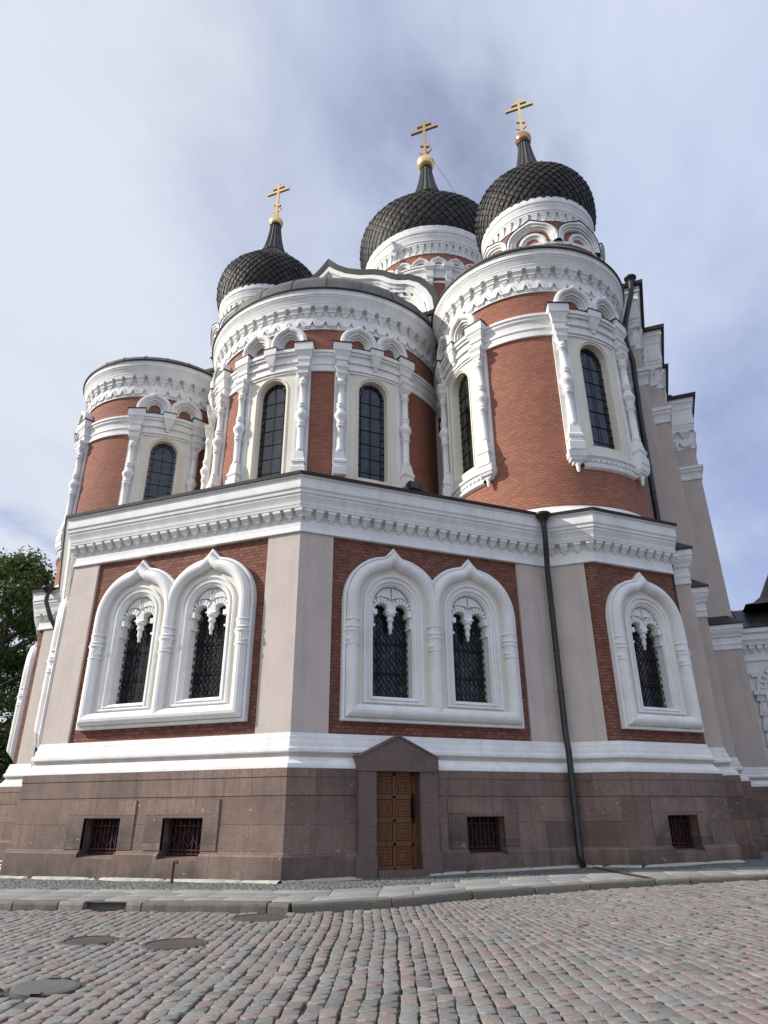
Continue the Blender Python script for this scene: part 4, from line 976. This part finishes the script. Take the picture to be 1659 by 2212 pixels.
for z in (2.2, 2.9, 3.6, 4.3, 5.0):
    frustum(b, FP, .45, .0, z, z+.28, .2, .16, .16, .22, 'white'); frustum(b, FP, .45, 0, z+.28, z+.55, .14, .14, .12, .12, 'white')
frustum(b, FP, .45, 0, 5.3, 5.55, .26, .26, .28, .28, 'white'); frustum(b, FP, .42, 0, 6.2, 6.4, .16, .2, .12, .14, 'white')
porch = b.build('side_porch', CATH)
b = MB(); ol = arch(cs, 1.0, 5.5, 1.4, 14); b.add([FP(s, .03, z) for s, z in ol], [tuple(range(len(ol)))], 'glass'); b.build('glass', porch)
b = MB(); pcx, pcy, ph = (PV0+PV1)/2, 27.0, (PV1-PV0)/2+.42
def Fp(s_, d_, z_): return (pcx+s_, pcy+d_*1.06, z_+EYE)
vs = [(16.38, 23.55, 8.66+EYE), (23.0, 23.55, 8.66+EYE), (23.0, 24.8, 9.25+EYE), (16.38, 24.8, 9.25+EYE), (16.38, 26.3, 10.25+EYE), (23.0, 26.3, 10.25+EYE), (16.38, 34, 10.3+EYE), (23.0, 34, 10.3+EYE)]
b.add(vs, [(0, 1, 2, 3), (3, 2, 5, 4), (4, 5, 7, 6)], 'roof')
for k in range(12):
    x_ = 16.5+.58*k; tube(b, [(x_, 23.55, 8.68+EYE), (x_, 24.8, 9.27+EYE), (x_, 26.3, 10.27+EYE)], .028, 'roof', 5, False)
hp = [(2.9, 10.15), (2.4, 10.35), (2.0, 10.7), (1.6, 11.3), (1.1, 12.3), (.6, 13.2), (.05, 14)]
def Fp(s_, d_, z_): return (20.5+s_, 27.6+d_, z_+EYE)
lathe(b, Fp, 0, 0, hp, 'roof', square=True)
plan_sweep(b, PP, [(.35, 8.62), (.44, 8.62), (.46, 8.67), (0, 8.7)], 'edge'); b.build('porch_roof', porch)
b = MB(); plan_sweep(b, [(16.45, 22.9), (PV0, 22.9), (PV0, PU0), (PV1, PU0), (PV1, 31)], [(-.1, 1.79), (.03, 1.76), (.06, 1.62), (.1, 1.48), (.165, 1.42), (.165, 1.36), (.07, 1.33), (.07, 1.24), (.12, 1.19), (.235, 1.09), (.25, .985)], 'white')
plan_sweep(b, [(16.45, 22.9), (PV0, 22.9), (PV0, PU0), (PV1, PU0), (PV1, 31)], [(.275, .99), (.26, .4), (.26, -.78), (.36, -.86), (.37, -1.9)], 'granite', uvz=.81); b.build('porch_base', porch)

# ================================================================== floodlights on the roof
def flood(v, u, rot, label):
    e = empty('floodlight'); e.location = (v, u, 8.72+EYE); e.rotation_euler = (0, 0, rot); tag(e, label, 'floodlight', 'floodlights on the lower roof')
    def F(s, d, z): return (s, -d, z)
    b = MB(); lathe(b, F, 0, 0, [(.2, -.02), (.2, .03)], 'spot', square=True); box(b, F, -.03, .03, -.03, .03, .03, 2.05, 'spot'); box(b, F, -.24, -.20, -.03, .03, 2.05, 2.4, 'spot'); box(b, F, .2, .24, -.03, .03, 2.05, 2.4, 'spot'); box(b, F, -.24, .24, -.03, .03, 2.02, 2.06, 'spot'); b.build('bracket', e)
    b = MB(); prism(b, lambda s, d, z: F(d, s, z), [(-.14, 2.16), (.16, 2.12), (.2, 2.42), (-.06, 2.46)], -.2, .2, 'spot'); b.build('lamp_case', e)
def onroof(deg, r): return CC[0]+r*math.sin(R(deg)), CC[1]-r*math.cos(R(deg))
for dg, lb in ((57.5, 'dark floodlight on the roof ledge right of the central drum, larger of two'), (61.5, 'grey floodlight on the roof ledge close to the drainpipe between the drums'), (-28.5, 'small floodlight on the roof ledge at the left foot of the central drum')):
    x, y = onroof(dg, 6.05); flood(x, y, R(dg)+math.pi, lb)

# ================================================================== GROUND
def smooth(x, a, b_): t = min(1, max(0, (x-a)/(b_-a))); return t*t*(3-2*t)
def zside(xg): return .183+.0107*xg
def zstreet(xg, yg=13): return .03+.0107*xg+.05*smooth(xg, 3, 10)-.02*smooth(yg, 12, 6)
KERB = [(-30, 19.0), (-14, 15.6), (-7.02, 13.98), (-4.43, 13.43), (-2.27, 12.98), (-1.62, 12.80), (-1.1, 12.85), (-.2, 13.10), (.6, 13.55), (1.43, 14.15), (2.66, 14.75), (4.4, 15.5), (5.88, 15.95), (8.2, 16.4), (14, 17.4), (30, 20)]
def kerb_y(x):
    for (a, ya), (c_, yc) in zip(KERB, KERB[1:]):
        if a <= x <= c_: return ya+(yc-ya)*(x-a)/(c_-a)
    return 20
def W3(xg, yg, z): X, Y = G(xg, yg); return (X, Y, z)
b = MB(); b.quad([(-900, -900, -.35), (900, -900, -.35), (900, 900, -.35), (-900, 900, -.35)], 'ground'); tag(b.build('ground'), kind='structure')
# bed under the setts
b = MB(); xs = [-30+i*1.0 for i in range(61)]
for x0, x1 in zip(xs, xs[1:]):
    ys0 = [-8+(kerb_y(x0)+.15+8)*k/12 for k in range(13)]; ys1 = [-8+(kerb_y(x1)+.15+8)*k/12 for k in range(13)]
    for k in range(12): b.quad([W3(x0, ys0[k], zstreet(x0, ys0[k])-.022), W3(x1, ys1[k], zstreet(x1, ys1[k])-.022), W3(x1, ys1[k+1], zstreet(x1, ys1[k+1])-.022), W3(x0, ys0[k+1], zstreet(x0, ys0[k+1])-.022)], 'joint')
tag(b.build('street_bed'), kind='structure')
MAN = [(-3.30, 7.80, .29), (-3.93, 10.42, .32), (-2.70, 10.06, .36), (-2.0, 12.28, .40)]
rnd = random.Random(3)
def stone(b, corners, zf, h, k, tint, inset=.013, tilt=.006):
    """pillow-shaped stone from four ground corners (xg, yg)"""
    cxg = sum(p[0] for p in corners)/4; cyg = sum(p[1] for p in corners)/4
    tx, ty = rnd.uniform(-tilt, tilt)*8, rnd.uniform(-tilt, tilt)*8; hz = rnd.uniform(-.5, .5)*tilt
    vs = []
    for f, dz in ((1.0, -.05), (1.0, -.010), (None, h*.75), (None, h)):
        for p in corners:
            dx, dy = p[0]-cxg, p[1]-cyg; l = math.hypot(dx, dy)
            g = 1.0 if f else (1-inset/l if dz < h else 1-inset*2.6/l)
            x, y = cxg+dx*g, cyg+dy*g; z = zf+dz+(0 if dz < -.02 else hz+tx*dx+ty*dy)
            vs.append(W3(x, y, z))
    fs = [(a*4+i, a*4+(i+1) % 4, a*4+4+(i+1) % 4, a*4+4+i) for a in range(3) for i in range(4)]+[(12, 13, 14, 15)]
    b.add(vs, fs, k, smooth=True, tint=tint)
def rowmap(a, q):
    """a across the courses, q along them: courses fan towards the left further right"""
    t = smooth(a, -.5, 9.0); x = a-.42*t*(q-6)*smooth(q, -4, 30)*1.6
    x += .03*math.sin(q*.8+a*.25)+.012*math.sin(q*1.9+a*1.3)
    return x, q
b = MB(); wrow = .16; na = int(30/wrow)
clump = [rnd.random() for _ in range(4000)]
for i in range(na):
    a0 = -13+i*wrow; q = 3.4+rnd.random()*.3; ja = rnd.uniform(-.008, .008); pc = rnd.random()
    while q < 19.5:
        l = rnd.choice((.15, .17, .2, .22, .25, .29))*rnd.uniform(.92, 1.1)
        gp = .016; ge = .028
        cs_ = [rowmap(a0+gp/2+ja, q+ge/2), rowmap(a0+wrow-gp/2+ja, q+ge/2), rowmap(a0+wrow-gp/2+ja, q+l-ge/2), rowmap(a0+gp/2+ja, q+l-ge/2)]
        cxg = sum(p[0] for p in cs_)/4; cyg = q+l/2; q += l
        if abs(cxg) > .62*cyg+4.2 or cyg > kerb_y(cxg)-.05: continue
        if any(math.hypot(cxg-mx, cyg-my) < mr+.10 for mx, my, mr in MAN): continue
        sh = rnd.uniform(-.009, .009); cs_ = [(p[0]+sh+rnd.uniform(-.011, .011), p[1]+rnd.uniform(-.014, .014)) for p in cs_]
        if rnd.random() < .93: pc = rnd.random()
        stone(b, cs_, zstreet(cxg, cyg)+rnd.uniform(-.005, .005), .007, 'sett', min(1, max(0, pc*.75+rnd.random()*.25)), .006, .006)
for mx, my, mr in MAN[1:]:                                     # rough stones bedded round the covers
    n = int(2*math.pi*(mr+.08)/.13)
    for i in range(n):
        t0, t1 = 2*math.pi*i/n+.04, 2*math.pi*(i+1)/n-.04; r0, r1 = mr+.02, mr+.12+rnd.uniform(-.03, .05)
        stone(b, [(mx+r*math.cos(t), my+r*math.sin(t)) for r, t in ((r0, t0), (r0, t1), (r1, t1), (r1, t0))], zstreet(mx, my)-.006, .008+rnd.uniform(0, .008), 'sett', rnd.choice((.1, .3, .45, .6, .8, .97)), .012)
tag(b.build('cobblestone_street', tint=True), kind='structure')
# kerb stones
b = MB(); cuts = [-14.0, -11.8, -9.6, -8.3, -6.75, -5.85, -5.35]; cuts2 = [-4.55, -4.25, -2.0, -1.62]; cuts3 = [-1.56, .1, 1.6, 2.9, 4.1, 5.6, 6.4, 8.2, 10.2, 12.4, 14.6]
def kerbstone(x0, x1, w=.26, jig=0.):
    p, q = (x0+.012, kerb_y(x0)), (x1-.012, kerb_y(x1)); l = math.hypot(q[0]-p[0], q[1]-p[1]); n = (-(q[1]-p[1])/l, (q[0]-p[0])/l)
    xm = (x0+x1)/2; ze = [zside(x0)-.012+jig+rnd.uniform(-.012, .008), zside(x1)-.012+jig+rnd.uniform(-.012, .008)]
    m_ = max(2, int(l/.22)); vs = []
    pr = [(0, -.3), (0, -.05), (.012, -.015), (.035, 0), (w, .002), (w, -.2)]
    for i in range(m_+1):
        t = i/m_; j = rnd.uniform(-.012, .012) if 0 < i < m_ else rnd.uniform(0, .015)
        for o, dz in pr:
            jj = j if o < .1 else 0
            vs.append(W3(p[0]+(q[0]-p[0])*t+n[0]*(o+jj), p[1]+(q[1]-p[1])*t+n[1]*(o+jj), ze[0]+(ze[1]-ze[0])*t+dz+(rnd.uniform(-.006, .004) if dz > -.1 else 0)))
    m2 = len(pr); b.add(vs, [(i*m2+k, (i+1)*m2+k, (i+1)*m2+k+1, i*m2+k+1) for i in range(m_) for k in range(m2-1)]+[tuple(range(m2)), tuple(m_*m2+k for k in range(m2))], 'kerb', tint=rnd.random())
for cu in (cuts, cuts2, cuts3):
    for x0, x1 in zip(cu, cu[1:]): kerbstone(x0, x1)
# broken piece set back in the gap
p0, p1 = (-5.35, kerb_y(-5.35)), (-4.55, kerb_y(-4.55))
vs = [W3(p0[0]-.02, p0[1]+.16, -.2), W3(p1[0]+.02, p1[1]+.16, -.2), W3(p1[0]+.02, p1[1]+.2, .10), W3(p0[0]-.02, p0[1]+.2, .10), W3(p1[0]+.02, p1[1]+.5, .11), W3(p0[0]-.02, p0[1]+.5, .11)]
b.add(vs, [(0, 1, 2, 3), (3, 2, 4, 5)], 'kerb', tint=.1)
tag(b.build('kerb', tint=True), kind='structure')
# pavement bed, slabs and rough cobbles
foot = [Ginv(*p) for p in offs_path(FULL, .37)]
def inside(x, y):
    r_ = False; n = len(foot); j = n-1
    for i in range(n):
        (xi, yi), (xj, yj) = foot[i], foot[j]
        if (yi > y) != (yj > y) and x < (xj-xi)*(y-yi)/(yj-yi)+xi: r_ = not r_
        j = i
    return r_
b = MB()
for x0, x1 in zip(xs, xs[1:]):
    b.quad([W3(x0, kerb_y(x0)+.1, zside(x0)-.035), W3(x1, kerb_y(x1)+.1, zside(x1)-.035), W3(x1, 45, zside(x1)-.035), W3(x0, 45, zside(x0)-.035)], 'joint')
tag(b.build('pavement_bed'), kind='structure')
b = MB(); y0 = .27
for dep in (.62, .62, .58):
    x = -15.0+rnd.random()
    while x < 16:
        l = rnd.uniform(.6, 1.15); xa, xb = x+.006, x+l-.006; x += l
        cs_ = [(xa, kerb_y(xa)+y0+.006), (xb, kerb_y(xb)+y0+.006), (xb+.02, kerb_y(xb)+y0+dep-.006), (xa+.02, kerb_y(xa)+y0+dep-.006)]
        if any(inside(*p) for p in cs_): continue
        if abs(cs_[0][0]) > .75*cs_[0][1]+2: continue
        stone(b, cs_, zside(xa)-.016, .012, 'slab', rnd.random(), .006, .0012)
    y0 += dep
tag(b.build('pavement_slabs', tint=True), kind='structure')
b = MB(); yy = y0+.02
while yy < 7.5:
    hgt = rnd.uniform(.08, .12); x = -15+rnd.random()*.2
    while x < 15:
        l = rnd.uniform(.09, .17); xa, xb = x+.008, x+l-.008; x += l; ya = kerb_y(xa)+yy
        if abs(xa) > .66*ya+1: continue
        if inside(xa, ya) or inside(xb, ya+hgt): continue
        cs_ = [(xa, ya+.008), (xb, kerb_y(xb)+yy+.008), (xb, kerb_y(xb)+yy+hgt-.008), (xa, ya+hgt-.008)]
        cs_ = [(p[0]+rnd.uniform(-.02, .02), p[1]+rnd.uniform(-.02, .02)) for p in cs_]
        stone(b, cs_, zside(xa)-.010, .006, 'smallsett', rnd.random(), .008, .003)
    yy += hgt
tag(b.build('pavement_cobbles', tint=True), kind='structure')
b = MB()                                                         # ragged mortar fillet along the foot of the wall
pin = offs_path(EAST, .34); 
for (x0, yb0), (x1, yb1) in zip(pin, pin[1:]):
    l = math.hypot(x1-x0, yb1-yb0); n = (-(yb1-yb0)/l*-1, (x1-x0)/l*-1); k = int(l/.12); prev = None
    for i in range(k+1):
        t = i/k; w = .14+.09*math.sin(i*.35+x0)+rnd.uniform(-.04, .05); px, py = x0+(x1-x0)*t, yb0+(yb1-yb0)*t
        xg, yg = Ginv(px, py); z = zside(xg)
        cur = ((px, py, z+.05), (px+n[0]*w*.6, py+n[1]*w*.6, z+.032), (px+n[0]*w, py+n[1]*w, z-.012))
        if prev: b.add(list(prev)+list(cur), [(0, 1, 4, 3), (1, 2, 5, 4)], 'mortar', smooth=True)
        prev = cur
tag(b.build('mortar_fillet'), kind='structure')
b = MB()                                                         # rusty gutter across the pavement below the drainpipe
gp = [(5.25, 19.1), (5.3, 18.3), (5.42, 17.0), (5.55, 15.9)]
for (xa, ya), (xb, yb) in zip(gp, gp[1:]): b.quad([W3(xa-.08, ya, zside(xa)+.008), W3(xa+.08, ya, zside(xa)+.008), W3(xb+.08, yb, zside(xb)+.008), W3(xb-.08, yb, zside(xb)+.008)], 'rust')
tag(b.build('drain_channel'), kind='structure')

# ================================================================== street furniture
def cover(i, kind, label):
    mx, my, mr = MAN[i]; x, y = G(mx, my); z = zstreet(mx, my)
    e = empty('manhole_cover'); e.location = (x, y, z); tag(e, label, 'manhole cover', 'manhole covers in the cobbles')
    F = lambda s, d, zz: (s, d, zz)
    if kind == 'lid':
        b = MB(); lathe(b, F, 0, 0, [(mr+.05, -.02), (mr+.05, .012), (mr+.0, .015), (mr, -.02)], 'lid', 36, smooth=False); b.build('rim', e)
        b = MB(); lathe(b, F, 0, 0, [(mr-.015, -.02), (mr-.015, .006), (mr-.04, .012), (.01, .012)], 'lid', 36, smooth=False)
        for k in range(-7, 8):
            s = k*.045; hw = math.sqrt(max(0, (mr-.06)**2-s*s))
            if hw > .04:
                for j in range(int(hw/.06)*2):
                    d = -hw+.03+j*.06
                    if d < hw-.03: b.add([(s-.012, d-.018, .011), (s+.012, d-.018, .011), (s+.012, d+.018, .011), (s-.012, d+.018, .011), (s-.008, d-.014, .0145), (s+.008, d-.014, .0145), (s+.008, d+.014, .0145), (s-.008, d+.014, .0145)], [(4, 5, 6, 7), (0, 1, 5, 4), (1, 2, 6, 5), (2, 3, 7, 6), (3, 0, 4, 7)], 'lid')
        b.build('lid', e)
    else:
        b = MB(); lathe(b, F, 0, 0, [(mr+.02, -.03), (mr+.02, .010), (mr-.015, .020), (.01, .022)], 'lidg', 40, smooth=False); lid = b.build('lid', e)
        b = MB(); box(b, F, -.04, .04, -mr-.06, -mr+.03, .0, .03, 'lidg'); b.build('lug', lid); b = MB(); box(b, F, -.05, .05, mr-.03, mr+.05, .0, .03, 'lidg'); b.build('lug', lid)
        e.rotation_euler = (R(1), R(1.5), R(30))
cover(0, 'steel', 'smooth grey raised steel lid lying at the lower left of the street')
cover(1, 'lid', 'plain worn brown manhole cover sunk in the cobbles, leftmost of the iron ones')
cover(2, 'lid', 'ribbed manhole cover between the plain worn one and the one by the kerb')
cover(3, 'lid', 'ribbed manhole cover ringed by pale stones against the kerb')
b = MB(); hx, hy = G(-4.7, 16.72); hz = zside(-4.7)-.03
tube(b, [(hx, hy, hz), (hx, hy, hz+.36), (hx+.01, hy-.005, hz+.43), (hx+.05, hy-.02, hz+.475), (hx+.10, hy-.04, hz+.47), (hx+.135, hy-.05, hz+.43)], .032, 'rust', 10)
hk = b.build('hooked_pipe'); tag(hk, 'short rusty pipe with a hooked top standing in the pavement by the wall', 'vent pipe')
b = MB(); rx, ry = G(6.35, 19.15); rz = zside(6.3)
pts = [(-.22, -.03, .02), (-.12, .0, .06), (-.02, .02, .045), (.08, -.01, .075), (.18, .03, .03), (.26, .02, .015)]
tube(b, [(rx+p[0], ry+p[1], rz+p[2]) for p in pts], .05, 'dark', 7, radii=[.02, .06, .05, .07, .05, .015])
tag(b.build('cloth_rag'), 'crumpled dark rag lying on the pavement right of the drainpipe', 'rag')

# ================================================================== trees
def tree(name, base, height, crown_r, crown_z0, seed, label, leaves, group):
    rn = random.Random(seed); e = empty(name); e.location = base; tag(e, label, 'tree', group)
    b = MB(); tube(b, [(0, 0, -.2), (.05, .02, height*.2), (0, .1, height*.45), (.1, 0, height*.8)], .3, 'bark', 10, radii=[.45, .36, .27, .08])
    limbs = []
    for k in range(14):
        t = 2*math.pi*k*.382+rn.random(); z0 = height*(.22+.5*k/14); l = crown_r*rn.uniform(.55, .9)
        p = (0, 0, z0); q = (l*.5*math.cos(t), l*.5*math.sin(t), z0+l*.35); r_ = (l*math.cos(t), l*math.sin(t), z0+l*.6)
        tube(b, [p, q, r_], .1, 'bark', 6, radii=[.14, .09, .03]); limbs.append(r_)
    b.build('trunk', e)
    b = MB(); clusters = []
    for k in range(170):
        u = rn.uniform(-1, 1); t = rn.uniform(0, 2*math.pi); rr = rn.uniform(.35, 1)**.5
        prof = math.sqrt(max(0, 1-u*u))*(1-.18*u); lump = 1+.14*math.sin(3*t+seed)+.12*math.sin(5*t+4*u+seed*2)
        zc = crown_z0+(height-crown_z0)*(u+1)/2
        clusters.append((crown_r*rr*prof*lump*math.cos(t), crown_r*rr*prof*lump*math.sin(t), zc, rn.uniform(.55, 1.15), rn.uniform(.15, .85)))
    per = leaves//len(clusters)
    for x, y, z, r_, tn in clusters:
        for _ in range(per):
            d = Vector((rn.gauss(0, 1), rn.gauss(0, 1), rn.gauss(0, .7))).normalized()*r_*rn.uniform(.25, 1)**.6
            c_ = Vector((x, y, z))+d; s = rn.uniform(.07, .14)
            n_ = (d.normalized()+Vector((rn.gauss(0, .6), rn.gauss(0, .6), rn.gauss(.35, .5)))).normalized(); a = n_.orthogonal().normalized(); a.rotate(Matrix.Rotation(rn.uniform(0, 6.28), 3, n_)); q = n_.cross(a)
            b.add([c_-a*s, c_-q*s*.6-n_*.02, c_+a*s*1.15, c_+q*s*.6-n_*.02], [(0, 1, 2, 3)], 'leaf', tint=min(1, max(0, tn+rn.gauss(0, .18))))
    b.build('crown', e, tint=True)
def tg(xg, yg): X, Y = G(xg, yg); return (X, Y, 0)
tree('linden_tree', tg(-21.3, 37), 15.1, 5.0, 1.4, 4, 'tall broad leafy tree beside the left end of the cathedral', 48000, 'trees at the left edge')
tree('linden_tree', tg(-25.2, 43.5), 15.5, 5.8, .6, 9, 'leafy tree at the very edge, standing behind the taller one', 36000, 'trees at the left edge')
S.render.engine = 'CYCLES'
